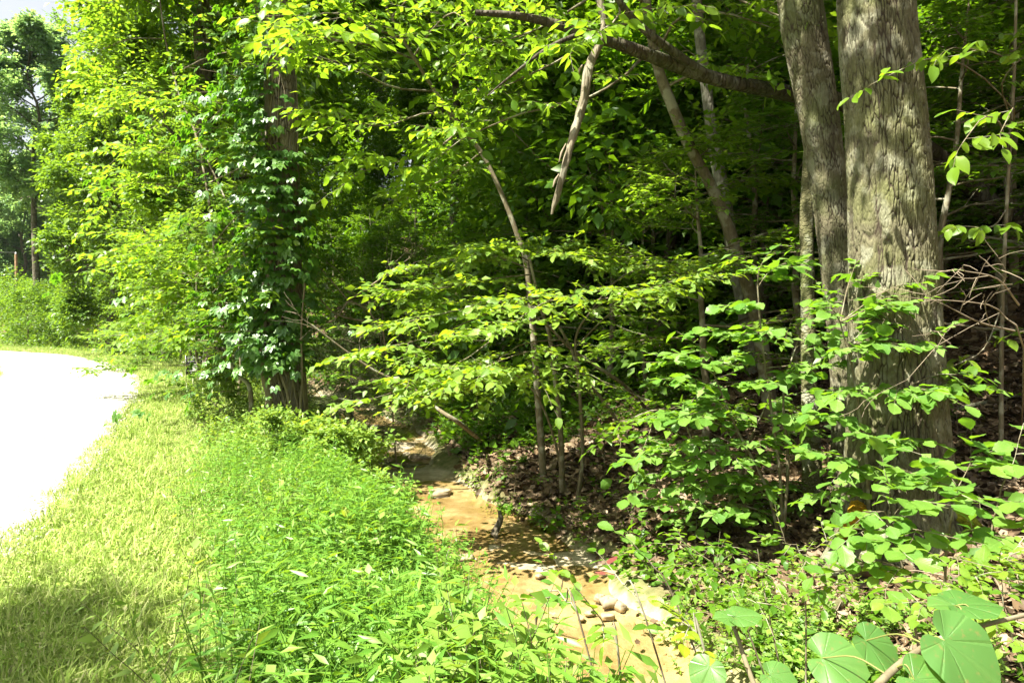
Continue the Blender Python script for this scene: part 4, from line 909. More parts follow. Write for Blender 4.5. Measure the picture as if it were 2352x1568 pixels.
ob('limb', mk('limb', [trunk_tube(spl(P2, 20) - q1, np.linspace(.03, .006, 20), 6, .05, 5)], M['darkbark'], True), r)
P = path((1268, 492, 6.9), (1290, 410, 6.9), (1315, 320, 6.9), (1338, 240, 6.95), (1352, 160, 7.0), (1380, 95, 7.12), (1386, 50, 7.22), (1372, -20, 7.3))
r = empty('broken_snag', P[0], 'pale barkless broken snag hanging from the arching dead trunk', 'snag'); sn_ = None
V, F = trunk_tube(spl(P, 34) - P[0], np.interp(np.linspace(0, 1, 34), [0, .05, .4, .7, 1], [.006, .030, .044, .04, .034]), 11, .16, 5)
V += R(3).normal(0, .004, V.shape); sn_ = ob('trunk', mk('trunk', [(V, F)], M['deadwood'], True), r)
for a_, b2, r_ in [((1350, 150), (1338, 175), .02), ((1312, 330), (1296, 372), .014), ((1296, 400), (1282, 430), .016)]:
    ob('bark_flap', mk('bark_flap', [tube(np.array([at(a_[0] - 12, a_[1], 6.86), at((a_[0] + b2[0]) / 2 - 14, (a_[1] + b2[1]) / 2, 6.84), at(b2[0] - 12, b2[1], 6.85)]) - P[0], [r_ * .4, r_, r_ * .3], 5)], M['twig'], True), sn_)

# slim bent sapling with bright leaves overhead
base = hit(1215, 690); y_ = 9.5; base = np.array((at(1250, 800, y_)[0], y_, tz(at(1250, 800, y_)[0], y_)))
small_tree('bent_sapling', 'slim pale sapling bending up and left, left of the broken snag', 'sapling', 53, base,
    [(np.vstack((base - UP * .1, path((1215, 650, y_), (1188, 540, y_), (1150, 440, y_), (1105, 350, y_), (1045, 275, y_ - .2), (980, 180, y_ - .5), (920, 80, y_ - .8), (860, -40, y_ - 1)))), .045, .014)],
    [path((1045, 275, y_), (980, 260, y_ - .5), (880, 290, y_ - 1), (780, 270, y_ - 1.2)), path((1000, 210, y_), (900, 200, y_ - .8), (800, 150, y_ - 1.2), (720, 130, y_ - 1.4)), path((950, 130, y_), (1000, 60, y_ - 1), (1050, 30, y_ - 1.5), (1100, 100, y_ - 2)), path((930, 90, y_), (840, 60, y_ - 1), (760, 30, y_ - 1.4), (700, 50, y_ - 1.8)), path((880, 0, y_ - .8), (800, -30, y_ - 1.6), (720, -20, y_ - 2)), path((1060, 290, y_), (1020, 330, y_ - .8), (960, 360, y_ - 1.2), (880, 380, y_ - 1.4)), path((900, 40, y_), (960, -20, y_ - 1.2), (1040, -40, y_ - 1.8)), path((1105, 350, y_), (1040, 400, y_ - .8), (960, 440, y_ - 1)), path((960, 140, y_), (880, 110, y_ - 1.4), (820, 100, y_ - 2), (760, 90, y_ - 2.4))],
    dict(PL, twl=.45, ratio=.36), 6, .145, bl_bri, LEAF4, M['bright'], M['stem'], 300, 2, .016, .3, .4)

# dogwood with layered sprays over the stream
base = hit(1325, 1150); y_ = base[1]; b2 = hit(1292, 1132)
small_tree('dogwood', 'many stemmed dogwood with sunlit flat leaf sprays reaching over the stream', 'small tree', 54, base,
    [(np.vstack((b2 - UP * .05, path((1288, 1000, y_ + .1), (1276, 880, y_ + .1), (1262, 770, y_ + .05), (1240, 700, y_), (1222, 620, y_ - .1), (1210, 560, y_ - .2)))), .038, .014),
     (np.vstack((base - UP * .05, path((1338, 1050, y_), (1334, 940, y_), (1322, 830, y_), (1290, 760, y_), (1262, 720, y_ - .1)))), .028, .014),
     (np.vstack((hit(1500, 950) - UP * .05, path((1440, 890, y_ + .5), (1370, 840, y_ + .2), (1310, 800, y_), (1260, 750, y_ - .3), (1210, 720, y_ - .6)))), .028, .012),
     (np.vstack((hit(1480, 1060) - UP * .05, path((1420, 970, y_ + .4), (1370, 900, y_ + .2), (1330, 840, y_), (1322, 780, y_ - .1), (1345, 730, y_ - .2), (1390, 690, y_ - .3)))), .024, .010),
     (np.vstack((hit(1300, 1120) - UP * .05, path((1265, 980, y_), (1220, 890, y_ - .2), (1170, 850, y_ - .4)))), .02, .008)],
    [path((1225, 630, y_), (1130, 640, y_ - .6), (1030, 660, y_ - 1), (920, 665, y_ - 1.2)), path((1222, 620, y_), (1140, 590, y_ - .3), (1060, 590, y_ - .6), (980, 610, y_ - .9)), path((1215, 590, y_), (1260, 570, y_ - .5), (1320, 590, y_ - .9)), path((1235, 690, y_), (1120, 720, y_ - .8), (1000, 770, y_ - 1.4), (870, 800, y_ - 1.6)), path((1262, 720, y_), (1160, 760, y_ - 1), (1060, 830, y_ - 1.6), (890, 905, y_ - 1.9)),
     path((1300, 780, y_), (1200, 790, y_ - 1), (1110, 850, y_ - 1.6), (1000, 880, y_ - 2)), path((1320, 800, y_), (1400, 720, y_ - .8), (1480, 670, y_ - 1), (1570, 640, y_ - 1.2)), path((1262, 750, y_), (1330, 700, y_ - .9), (1420, 680, y_ - 1.4), (1500, 660, y_ - 1.6)), path((1240, 700, y_), (1160, 690, y_ - .9), (1060, 710, y_ - 1.4), (930, 740, y_ - 1.5)), path((1250, 720, y_), (1280, 690, y_ - .9), (1240, 700, y_ - 1.6), (1180, 740, y_ - 2)),
     path((1300, 790, y_), (1250, 800, y_ - 1), (1170, 820, y_ - 1.8), (1080, 860, y_ - 2.2)), path((1215, 600, y_), (1160, 570, y_ - .6), (1120, 570, y_ - 1)), path((1330, 840, y_), (1260, 850, y_ - .6), (1160, 870, y_ - 1), (1050, 900, y_ - 1.3)), path((1345, 730, y_), (1420, 640, y_), (1530, 600, y_ - .3), (1620, 600, y_ - .4))],
    dict(PL, n=[5, 6], twl=.33, ratio=.30, flat=.85), 7, .112, bl_dog, LEAF4, M['dogwood'], M['stem'], 300, 2, .010, .12, .42)

# hazel shrubs in front of the oak
def shrub(name, label, seed, stems, tips, twl, m, size, blades, tmpl, lm, most=240, droop=.15, tilt=.35, n=4, sr=.018, odd=None, cat='shrub', up=1.0, bm='stem'):
    rg = R(seed); base = stems[0][0]; allp = np.concatenate([spl(s, 12) for s in stems]); limbs = []
    for t in tips:
        T = at(*t); d = np.linalg.norm((allp - T) * np.array((1, 1, 1.0)), axis=1) + 3.0 * np.maximum(0, allp[:, 2] - T[2] + .05) + .4 * np.abs(allp[:, 2] - T[2])
        s = allp[np.argmin(d)]; mid = (s + T) / 2 + UP * .07 * np.linalg.norm(T - s) + rg.normal(0, .02, 3)
        limbs.append(np.array((s, mid, T)))
    return small_tree(name, label, cat, seed, base, [(s, sr, sr * .35) for s in stems], limbs, dict(PL, n=[n, 4], twl=twl, tt0=.2, flat=.8), m, size, blades, tmpl, lm, M[bm], most, 1, sr * .35, droop, tilt, up, odd)
h0 = hit(1795, 1262); y0 = h0[1]; print('hazel base', h0, 'oak', ob_)
shrub('hazel_shrub', 'broad toothed leaf shrub in sun, left of the oak over the leaf litter', 61,
    [np.vstack((h0, path((1792, 1100, y0), (1770, 930, y0), (1750, 780, y0), (1740, 660, y0)))), np.vstack((h0, path((1760, 1120, y0 - .1), (1690, 980, y0 - .2), (1640, 860, y0 - .2)))), np.vstack((h0, path((1810, 1060, y0), (1800, 900, y0 + .1), (1840, 760, y0 + .1))))],
    [(1745, 615, y0), (1800, 605, y0), (1700, 700, y0 - .1), (1600, 790, y0), (1540, 830, y0 - .2), (1640, 760, y0), (1560, 870, y0 - .3), (1680, 820, y0 - .3), (1760, 760, y0 - .3), (1850, 730, y0), (1900, 760, y0 - .2), (1500, 960, y0 - .2), (1460, 1050, y0 - .3), (1530, 1030, y0 - .3), (1490, 1130, y0 - .3), (1590, 950, y0 - .4), (1660, 930, y0 - .3), (1740, 880, y0 - .4), (1830, 860, y0 - .3), (1600, 1080, y0 - .3), (1680, 1050, y0 - .4), (1560, 1160, y0 - .3), (1660, 1170, y0 - .4), (1750, 1010, y0 - .4), (1820, 960, y0 - .3), (1880, 840, y0 - .3), (1640, 1120, y0), (1720, 1120, y0 - .2)],
    .24, 6, .125, bl_haz, LEAF4, M['hazel'], 300, n=6)
h0 = hit(2005, 1262); y0 = h0[1] - .3; h0 = np.array((at(2000, 1200, y0)[0], y0, tz(at(2000, 1200, y0)[0], y0)))
shrub('hazel_shrub', 'toothed leaf shrub with thin dark stems directly in front of the oak base', 62,
    [np.vstack((h0, path((1995, 1180, y0), (1990, 1060, y0), (1975, 960, y0), (1960, 860, y0), (1930, 740, y0)))), np.vstack((h0, path((2040, 1160, y0), (2050, 1050, y0), (2020, 940, y0 + .1), (2060, 820, y0)))), np.vstack((h0, path((2020, 1190, y0), (2030, 1000, y0 - .1), (2100, 880, y0 - .1))))],
    [(1960, 620, y0 + .2), (1900, 690, y0), (2020, 690, y0), (2100, 640, y0), (1990, 740, y0 - .1), (2050, 700, y0 - .1), (1940, 800, y0 - .2), (2030, 790, y0 - .2), (2130, 770, y0 - .1), (2200, 860, y0 - .1), (2250, 890, y0 - .1), (2140, 900, y0 - .3), (2060, 900, y0 - .3), (1930, 900, y0 - .2), (1900, 950, y0 - .1), (1990, 1000, y0 - .3), (1880, 1040, y0 - .2), (2080, 1010, y0 - .3), (1930, 1090, y0 - .3), (2030, 1090, y0 - .3), (2110, 1080, y0 - .2), (1890, 1140, y0 - .2)],
    .22, 6, .118, bl_haz, LEAF4, M['hazel'], 300, n=5)
h0 = hit(1640, 1215); y0 = h0[1] - .1
shrub('hazel_shrub', 'low shaded toothed leaf shrub on the litter between the creek and the sunlit hazel', 67,
    [np.vstack((h0, path((1635, 1130, y0), (1600, 1040, y0), (1570, 960, y0)))), np.vstack((h0, path((1690, 1130, y0), (1720, 1020, y0), (1760, 930, y0))))],
    [(1500, 1010, y0), (1540, 960, y0), (1600, 920, y0), (1470, 1090, y0), (1560, 1060, y0 - .1), (1640, 1010, y0 - .1), (1700, 960, y0), (1780, 920, y0), (1500, 1150, y0), (1600, 1120, y0 - .1), (1690, 1090, y0 - .1), (1770, 1040, y0), (1800, 1110, y0), (1560, 1190, y0 - .1), (1720, 1180, y0 - .1), (1850, 990, y0), (1630, 880, y0), (1840, 1160, y0)],
    .24, 6, .12, bl_haz, LEAF4, M['hazel'], 280, n=5)
h0 = np.array((2.25, 3.5, tz(2.25, 3.5)))
y0 = 3.5
shrub('viburnum_shrub', 'low shrub of larger dull green leaves in front of the mossy oak root', 63,
    [np.vstack((h0, path((2170, 1350, y0), (2180, 1220, y0), (2200, 1120, y0)))), np.vstack((h0, path((2080, 1330, y0), (2040, 1200, y0)))), np.vstack((h0, path((2260, 1300, y0), (2300, 1120, y0))))],
    [(2080, 1080, y0), (2150, 1060, y0), (2230, 1050, y0), (2300, 1060, y0), (2340, 1010, y0), (2200, 1130, y0 - .2), (2120, 1150, y0 - .2), (2040, 1110, y0), (2300, 1150, y0 - .2), (2000, 1180, y0 - .1), (2350, 1180, y0 - .1), (1960, 1230, y0 - .2), (2060, 1250, y0 - .3), (2170, 1230, y0 - .3), (2270, 1230, y0 - .3), (1930, 1310, y0 - .2), (2040, 1340, y0 - .4)],
    .15, 4, .105, bl_haz, LEAF4, M['hazel'], 200, .1, .3, 3, .009)
h0 = np.array((1.62, 3.7, tz(1.62, 3.7))); y0 = 3.7
shrub('coralberry_shrub', 'low shrub of small round leaves between creek edge and the oak roots', 64,
    [np.vstack((h0, path((1850, 1350, y0), (1830, 1250, y0)))), np.vstack((h0, path((1700, 1400, y0), (1650, 1300, y0)))), np.vstack((h0, path((1760, 1380, y0), (1740, 1260, y0))))],
    [(1600, 1290, y0), (1660, 1250, y0), (1560, 1240, y0 + .2), (1720, 1290, y0 - .2), (1800, 1230, y0), (1850, 1290, y0 - .2), (1900, 1240, y0), (1780, 1340, y0 - .3), (1690, 1380, y0 - .4), (1560, 1350, y0 - .3), (1620, 1420, y0 - .4), (1760, 1420, y0 - .5), (1880, 1370, y0 - .4), (1520, 1300, y0)],
    .16, 6, .058, bl_oli, LEAF4, M['dogwood'], 260, .1, .35, 4, .006)
h0 = np.array((2.6, 2.9, tz(2.6, 2.9))); y0 = 2.9
shrub('rose_shrub', 'small rounded leaf rose at the lower right edge above the redbud branch', 65,
    [np.vstack((h0, path((2330, 1480, y0), (2300, 1330, y0)))), np.vstack((h0, path((2250, 1450, y0), (2180, 1330, y0))))],
    [(2310, 1290, y0), (2340, 1340, y0), (2250, 1320, y0 - .1), (2200, 1280, y0), (2160, 1340, y0 - .1), (2320, 1420, y0 - .3), (2345, 1480, y0 - .4), (2260, 1400, y0 - .3), (2120, 1390, y0 - .2), (2340, 1250, y0)],
    .13, 6, .052, bl_dog, LEAF4, M['dogwood'], 200, .1, .3, 4, .005)

# dogwood sapling at the right edge with drooping pale leaves
bx = hit(2300, 1080); y0 = bx[1]
small_tree('slim_sapling', 'thin grey sapling right of the oak with drooping pale leaves at the right edge', 'sapling', 66, bx,
    [(np.vstack((bx - UP * .05, path((2300, 900, y0), (2302, 700, y0), (2312, 480, y0), (2322, 300, y0), (2330, 150, y0), (2335, -60, y0)))), .022, .012)],
    [path((2325, 250, y0), (2260, 180, y0 - .6), (2160, 130, y0 - 1), (2070, 160, y0 - 1.2), (2000, 195, y0 - 1.3)), path((2325, 280, y0), (2300, 200, y0 - .8), (2340, 140, y0 - 1.2), (2400, 110, y0 - 1.4)), path((2330, 150, y0), (2280, 120, y0 - 1.2), (2190, 110, y0 - 1.6)), path((2330, 120, y0), (2380, 60, y0 - 1)), path((2318, 380, y0), (2300, 290, y0 - 1.5), (2260, 270, y0 - 2), (2210, 330, y0 - 2.3)), path((2318, 350, y0), (2330, 250, y0 - 1.5), (2300, 300, y0 - 2.2)), path((2312, 480, y0), (2280, 520, y0 - .8), (2220, 520, y0 - 1.2)), path((2302, 700, y0), (2260, 800, y0 - .6), (2190, 840, y0 - 1))],
    dict(PL, n=[3, 2], twl=.28, ratio=.28), 5, .13, bl_bri, LEAF4, M['bright'], M['stem'], 200, 1, .008, .45, .45)
# dead bare twigs right of the oak
def dead_twigs(name, label, seed, limbs, r0, n, twl, mt, cat='dead branch', ratio=.4):
    rg = R(seed); P0 = limbs[0][0]; root = empty(name, P0, label, cat)
    for P in limbs:
        tb, tw = [], []; P = spl(P, 9); L = np.linalg.norm(np.diff(P, axis=0), axis=1).sum(); tb.append((P, np.linspace(r0, r0 * .4, 9), 6))
        side_shoots(rg, P, L, r0 * .6, 2, dict(PL, n=[n, n], twl=twl, ratio=ratio, wander=.22, flat=.3, ang=.8), tb, tw, .2); wood('branch', tb, mt, root, P0)
    return root
h1 = hit(2345, 1000)
dead_twigs('dead_branch', 'bare pale dead twigs sticking out at the right edge beside the oak', 71, [np.vstack((h1, path((2352, 800, 4.6), (2310, 730, 4.4), (2270, 700, 4.2), (2180, 690, 4.1)))), path((2330, 760, 4.5), (2250, 740, 4.2), (2170, 700, 4.1)), path((2340, 700, 4.5), (2290, 640, 4.3), (2200, 620, 4.2))], .007, 3, .16, M['twig'])
h1 = hit(900, 985)
dead_twigs('dead_branch', 'tangle of bare grey twigs right of the creeper clad trunk', 72, [np.vstack((np.array((-1.9, 11.2, tz(-1.9, 11.2))), path((880, 760, 10.8), (800, 690, 10.5), (740, 620, 10.3), (690, 590, 10.2)))), path((850, 740, 10.7), (770, 720, 10.3), (715, 660, 10.2)), path((800, 690, 10.5), (860, 650, 10.2), (930, 600, 10.3)), path((800, 690, 10.5), (760, 740, 10.3), (700, 730, 10))], .016, 4, .24, M['twig'])
P = np.vstack((hit(1115, 1022), path((1060, 975, 9.8), (1000, 935, 9.8), (960, 900, 9.7), (900, 870, 9.6), (850, 845, 9.5), (780, 795, 9.4), (715, 745, 9.3))))
r = empty('leaning_dead_sapling', P[0], 'thin bare sapling fallen diagonally over the upper stream', 'dead sapling')
ob('trunk', mk('trunk', [trunk_tube(spl(P, 30) - P[0], np.linspace(.035, .01, 30), 7, .06, 4)], M['stem'], True), r)
rg = R(4); tb, tw = [], []; side_shoots(rg, spl(P[3:], 9), 1.6, .008, 2, dict(PL, n=[4, 3], twl=.25, flat=.3, wander=.2), tb, tw); wood('branch', tb, M['twig'], r, P[0])

# red cedar bush behind the vine tree
q = np.array((-2.75, 11.6, tz(-2.75, 11.6))); r = empty('cedar_bush', q, 'feathery young red cedar right of the creeper clad trunk', 'cedar')
rg = R(9); tb, tw = [], []; P = spl([(0, 0, -.1), (.02, 0, .8), (0, .05, 2.4)], 10); tb0 = [(P, np.linspace(.05, .015, 10), 7)]
for k in range(44):
    p, d = lerp(P, .12 + .86 * k / 44); az = k * 2.4; grow(rg, p, nrm(np.array((math.cos(az), math.sin(az), .25))), 1.25 * (1.08 - .75 * k / 44), .008, 2, dict(PL, n=[6, 7], twl=.16, flat=.2, wander=.16), tb, tw)
wood('trunk', tb0, M['bark'], r); wood('branch', tb, M['stem'], r)
NEED = (np.array([(-.035, 0, 0), (.035, 0, 0), (0, 1, 0)]), np.array([(0, 1, 2)]))
crown('foliage', leaves_of(rg, tw, 14, .075, .0, .8), NEED, M['cedar'], r, kind='stuff')

# ------------------------------------------------------------------ creeper clad tree on the bank
base = np.array((-3.36, 10.0, tz(-3.36, 10.0))); YV = 10.0
vt = empty('creeper_clad_tree', base, 'tall dark furrowed trunk on the left stream bank, wrapped in creeper', 'tree')
pts = [base - UP * .4, at(662, 960, YV), at(656, 800, YV), at(652, 600, YV), at(648, 350, YV), at(640, 120, YV), at(628, -150, YV), at(620, -700, YV), at(640, -1500, YV)]
bark_trunk('trunk', pts[:7], [.34, .27, .25, .238, .228, .21, .20], 210, 460, 30, .14, .016, 27, M['vinebark'], vt, base, flare=.25)
ob('upper_trunk', mk('upper_trunk', [trunk_tube(spl(pts[5:], 14) - base, np.linspace(.2, .1, 14), 12, .05, 5)], M['bark'], True), vt)
rg = R(36); tb, tw = [], []; up_ = spl(pts[6:], 10)
for k in range(13):
    p, d = lerp(up_, .22 + .76 * k / 13); az = k * 2.4 + .8; grow(rg, p - base, nrm(np.array((math.cos(az), math.sin(az), .3))), 3.8, .05, 3, dict(TALL, n=[4, 4, 5]), tb, tw)
wood('limb', tb, M['bark'], vt, minr=.01); crown('crown', leaves_of(rg, tw, 6, .18, .3, .5), LEAF2, M['oakleaf'], vt)
# the creeper itself
cr_ = empty('creeper_vine', base + np.array((-.3, -.3, 0)), 'glossy five leaflet creeper climbing the dark trunk on the bank', 'creeper'); cb_ = np.array(cr_.location)
TP = spl(pts[:7], 80); TR = np.interp(np.linspace(0, 1, 80), np.linspace(0, 1, 7), [.36, .29, .27, .255, .245, .225, .215])
rg = R(37); stems = []
for k in range(6):
    a0 = rg.uniform(2.6, 6.6); n = 60; t = np.linspace(.0 if k < 5 else .1, 1.0, n); a_ = a0 + .5 * np.sin(t * 7 + k) + rg.normal(0, .02, n).cumsum(); i = (t * 79).astype(int)
    stems.append((TP[i] + (TR[i] + .012)[:, None] * np.stack((np.cos(a_), np.sin(a_), 0 * a_), -1), np.linspace(.022 if k < 3 else .010, .006, n), 5))
stems.append((spl(np.vstack((base + np.array((-.38, -.25, 0)), path((618, 930, 9.65), (606, 860, 9.62), (604, 780, 9.66), (612, 690, 9.7), (622, 600, 9.72)))), 30), np.linspace(.06, .03, 30), 7))
stems.append((spl(np.vstack((base + np.array((.1, -.4, 0)), path((664, 930, 9.6), (645, 860, 9.6), (630, 810, 9.62), (622, 740, 9.65)))), 30), np.linspace(.022, .015, 30), 6))
stems.append((spl(np.vstack((base + np.array((.42, -.2, 0)), path((690, 950, 9.7), (694, 870, 9.7), (692, 760, 9.7), (700, 650, 9.7)))), 30), np.linspace(.022, .012, 30), 6))
for s_ in stems: wood('stem', [s_], M['vinestem'], cr_, cb_)
n = 3300; hh = np.clip(rg.beta(1.5, 1.5, n), 0, 1); i = np.clip((.13 + .83 * hh) * 79, 0, 79).astype(int)
a_ = rg.normal(4.1, 1.25, n); lft = np.clip(-np.cos(a_), 0, 1); dens = .55 + .45 * np.sin(i * .22 + a_ * 2)
ofs = rg.exponential(.16, n) * (1 + 1.6 * lft) * (.5 + dens) + .03; keep = (rg.random(n) < (.35 + .75 * dens)) & ~((i < 23) & (rg.random(n) < .95)) & ~((i > 52) & (lft < .45) & (rg.random(n) < .8)); 
O = np.stack((np.cos(a_), np.sin(a_), 0 * a_), -1); P = TP[i] + O * (TR[i] + ofs)[:, None] - UP * (ofs ** 2 * .35)[:, None]
Ld = nrm(O * .75 - UP * .55 + rg.normal(0, .35, (n, 3))); Nn = O * .55 + UP * .85 + rg.normal(0, .28, (n, 3)); Nn = nrm(Nn - (Nn * Ld).sum(-1, keepdims=True) * Ld)
fr = (P[keep], Ld[keep], Nn[keep], rg.uniform(.08, .23, n)[keep])
crp = [mk('creeper_leaf', [CREEPER], M['vine'])]
leaf_objects(fr, crp, CREEPER, M['vine'], cr_, cb_, 300)
sp_ = []
for k in range(90):
    q = rg.integers(0, keep.sum()); p = fr[0][q]; c_p = TP[np.argmin(np.abs(TP[:, 2] - p[2]))]; sp_.append((np.array((c_p + nrm(p - c_p) * .2, (c_p + p) / 2 + UP * .05, p)), np.array((.004, .003, .002)), 3))
wood('tendril', sp_, M['vinestem'], cr_, cb_)

# leaning stem beside it with a bright crown over the verge
base = base + np.array((-.42, -.2, -.02))
small_tree('leaning_stem_tree', 'thin stem leaning left from the creeper clad trunk with a bright crown', 'small tree', 55, base,
    [(np.vstack((base - UP * .05, path((575, 895, 9.7), (545, 860, 9.8), (518, 800, 10.1), (508, 720, 10.5), (495, 600, 11), (478, 450, 11.4), (450, 310, 11.8), (412, 220, 12.2), (380, 90, 12.6), (360, -60, 13)))), .034, .012),
     (path((575, 630, 10.8), (535, 500, 11.2), (480, 375, 11.6), (450, 310, 11.8)), .018, .014)],
    [path((412, 220, 12), (330, 210, 11.6), (260, 250, 11.4)), path((430, 260, 12), (340, 300, 11.2), (250, 380, 11)), path((450, 310, 11.8), (520, 240, 11), (600, 180, 10.6)), path((400, 170, 12), (480, 130, 11), (560, 110, 10.6), (620, 60, 10.4)), path((478, 450, 11.4), (400, 430, 10.8), (300, 420, 10.6), (240, 470, 10.6)), path((485, 500, 11.4), (420, 540, 10.6), (330, 560, 10.4), (265, 590, 10.4)), path((480, 420, 11.4), (560, 380, 10.4), (600, 340, 10)),
     path((495, 600, 11), (440, 640, 10.4), (390, 690, 10.2), (350, 740, 10.2)), path((500, 640, 11), (560, 590, 10.2), (600, 560, 9.8)), path((495, 580, 11), (430, 600, 10.3), (370, 600, 10.2)), path((380, 90, 12.6), (300, 90, 12), (220, 120, 12)), path((370, 20, 12.6), (300, -10, 12), (220, 20, 12)), path((508, 720, 10.5), (470, 740, 10), (440, 770, 9.9)), path((470, 420, 11.4), (420, 360, 10.6), (350, 350, 10.4)), path((455, 320, 11.6), (440, 260, 10.8), (400, 240, 10.4)), path((505, 690, 10.6), (540, 700, 10), (580, 690, 9.7)), path((500, 660, 10.6), (460, 690, 10.2), (400, 640, 10)), path((490, 560, 11), (540, 500, 10.2), (580, 460, 9.9))],
    dict(PL, n=[6, 6], twl=.36, ratio=.42, flat=.8), 6, .118, bl_bri, LEAF4, M['bright'], M['stem'], 300, 2, .011, .3, .4)

# ------------------------------------------------------------------ flowers beside the trunk
def herb(name, seed, label, h, nst, lm, leaf, flower, fcol, group, spread=.25):
    rg = R(seed); root = empty(name, (0, 0, 0), label, 'wildflower', group)
    for k in range(nst):
        a_ = rg.uniform(0, 6.28); b0 = np.array((math.cos(a_), math.sin(a_), 0)) * rg.uniform(0, spread); d = nrm(UP + b0 * .8 + rg.normal(0, .1, 3)); P = poly(rg, b0 - UP * .03, d, h * rg.uniform(.75, 1.15), 6, .06)
        st_ = wood('stem', [(P, np.linspace(.005, .002, 7), 4)], M['stem'], root)
        tw = [P[1:5], P[2:6], P[3:7]]; crown('leaves', leaves_of(rg, tw, 6, leaf, .15, .35, spread=1.6), LEAF4, lm, root)
        t_ = P[-1]
        if flower == 'spike': parts = [tube([t_ - UP * .01, t_ + UP * .02, t_ + UP * .045, t_ + UP * .07, t_ + UP * .09], [.003, .009, .010, .007, .002], 7)]
        else:
            parts = []
            for j in range(13):
                b1 = j * 2.4; d1 = nrm(np.array((math.cos(b1), math.sin(b1), .5 + .5 * rg.random()))); s1 = np.array((-d1[1], d1[0], 0)) * .009
                parts.append((np.array((t_ - s1 * .5, t_ + s1 * .5, t_ + d1 * .03 + s1, t_ + d1 * .03 - s1, t_ + d1 * .046 - UP * .006)), np.array(((0, 1, 2), (0, 2, 3), (3, 2, 4)))))
        ob('flower', mk('flower', parts, fcol), st_)
    return root
fw = plain('pale_petal', (.78, .68, .74), .6, .2); fg = plain('mint_spike', (.46, .50, .30), .8, .1, .2, 60)
hb = herb('bee_balm', 81, '', .95, 6, M['weed'], .09, 'head', fw, 'bee balm plants by the road', .3)
spots = [(-6.2, 14.6, 'bee balm with whitish flower heads nearest the leaning stem'), (-6.75, 15.0, 'bee balm with whitish flower heads below the second creeper clad trunk'), (-6.0, 13.6, 'bee balm with few pale heads at the front of the patch'), (-7.1, 15.6, 'bee balm with pale heads at the left rear of the patch')]
for k, (x, y, w) in enumerate(spots):
    o = hb if k == 0 else copy_tree(hb); o['label'] = w; set_at(o, x, y, 1 - .06 * k, k * 1.5)
hb = herb('flowering_mint', 82, '', .85, 6, M['weed'], .085, 'spike', fg, 'mint plants right of the creeper clad trunk', .22)
spots = [(-2.75, 9.3, 'mint with upright pale spikes closest to the foot of the creeper clad trunk'), (-2.45, 9.7, 'mint with pale spikes below the red cedar'), (-2.35, 9.0, 'mint with pale spikes leaning over the dark stream edge'), (-2.6, 8.6, 'pale mint in front of the other mints on the bank'), (-4.1, 9.6, 'mint with pale spikes left of the creeper clad trunk'), (-2.2, 10.2, 'rear mint in the shade behind the stream bend')]
for k, (x, y, w) in enumerate(spots):
    o = hb if k == 0 else copy_tree(hb); o['label'] = w; set_at(o, x, y, 1.05 - .04 * k, k * 1.1)

# second creeper clad trunk and the black notice board beside it
base = np.array((-8.3, 19.0, tz(-8.3, 19.0)))
r = empty('creeper_clad_tree', base, 'second darker trunk wrapped in vines, beside the black notice board', 'tree')
pts = [base - UP * .3, at(495, 800, 19), at(490, 700, 19), at(478, 560, 19), at(470, 300, 19), at(462, 0, 19)]
bark_trunk('trunk', pts, [.36, .29, .26, .25, .23, .2], 90, 220, 18, .3, .025, 47, M['vinebark'], r, base, flare=.2)
rg = R(48); TP2 = spl(pts, 40); cv_ = empty('creeper_vine', base + np.array((0, -.3, 0)), 'fine creeper on the second trunk behind the bee balm', 'creeper'); cb2 = np.array(cv_.location)
for k in range(6):
    a0 = rg.uniform(3, 6.4); t = np.linspace(0, .95, 40); i = (t * 39).astype(int); wood('stem', [(TP2[i] + .3 * np.stack((np.cos(a0 + .4 * np.sin(t * 6 + k)), np.sin(a0 + .4 * np.sin(t * 6 + k)), 0 * t), -1), np.linspace(.03, .008, 40), 5)], M['vinestem'], cv_, cb2)
n = 900; i = (rg.uniform(.3, 1, n) * 39).astype(int); a_ = rg.uniform(2.6, 6.8, n); O = np.stack((np.cos(a_), np.sin(a_), 0 * a_), -1); P = TP2[i] + O * (.28 + rg.exponential(.2, n))[:, None]
Ld = nrm(O * .7 - UP * .5 + rg.normal(0, .35, (n, 3))); Nn = O * .55 + UP * .85 + rg.normal(0, .28, (n, 3)); Nn = nrm(Nn - (Nn * Ld).sum(-1, keepdims=True) * Ld)
crown('foliage', (P, Ld, Nn, rg.uniform(.16, .28, n)), CREEPER, M['vine'], cv_, cb2, 'stuff')

base = np.array((-8.95, 19.2, tz(-8.95, 19.2))); r = empty('notice_board', base, 'small black notice board with white marks half hidden in leaves by the road', 'sign'); r.rotation_euler = (0, 0, .32)
def box(x0, x1, y0, y1, z0, z1):
    V = np.array([(x, y, z) for x in (x0, x1) for y in (y0, y1) for z in (z0, z1)], float); return V, np.array([(0, 1, 3, 2), (4, 6, 7, 5), (0, 4, 5, 1), (2, 3, 7, 6), (0, 2, 6, 4), (1, 5, 7, 3)])
blk = plain('board_black', (.012, .012, .014), .5); wht = plain('board_white', (.75, .75, .76), .6); stl = plain('board_steel', (.45, .45, .43), .4)
ob('board', mk('board', [box(-.21, .21, -.008, .008, .10, .64)], blk), r)
bd_ = next(c for c in r.children if c.name.startswith('board'))
ob('frame', mk('frame', [box(-.225, -.212, -.012, .012, -.15, .66), box(.212, .225, -.012, .012, -.15, .66)], stl), r)
bars = []
rg = R(3); x = -.175
while x < .17:
    w_ = rg.uniform(.012, .03); bars.append(box(x, x + w_, -.012, -.0085, .545, .60)); x += w_ + rg.uniform(.010, .018)
x = -.15
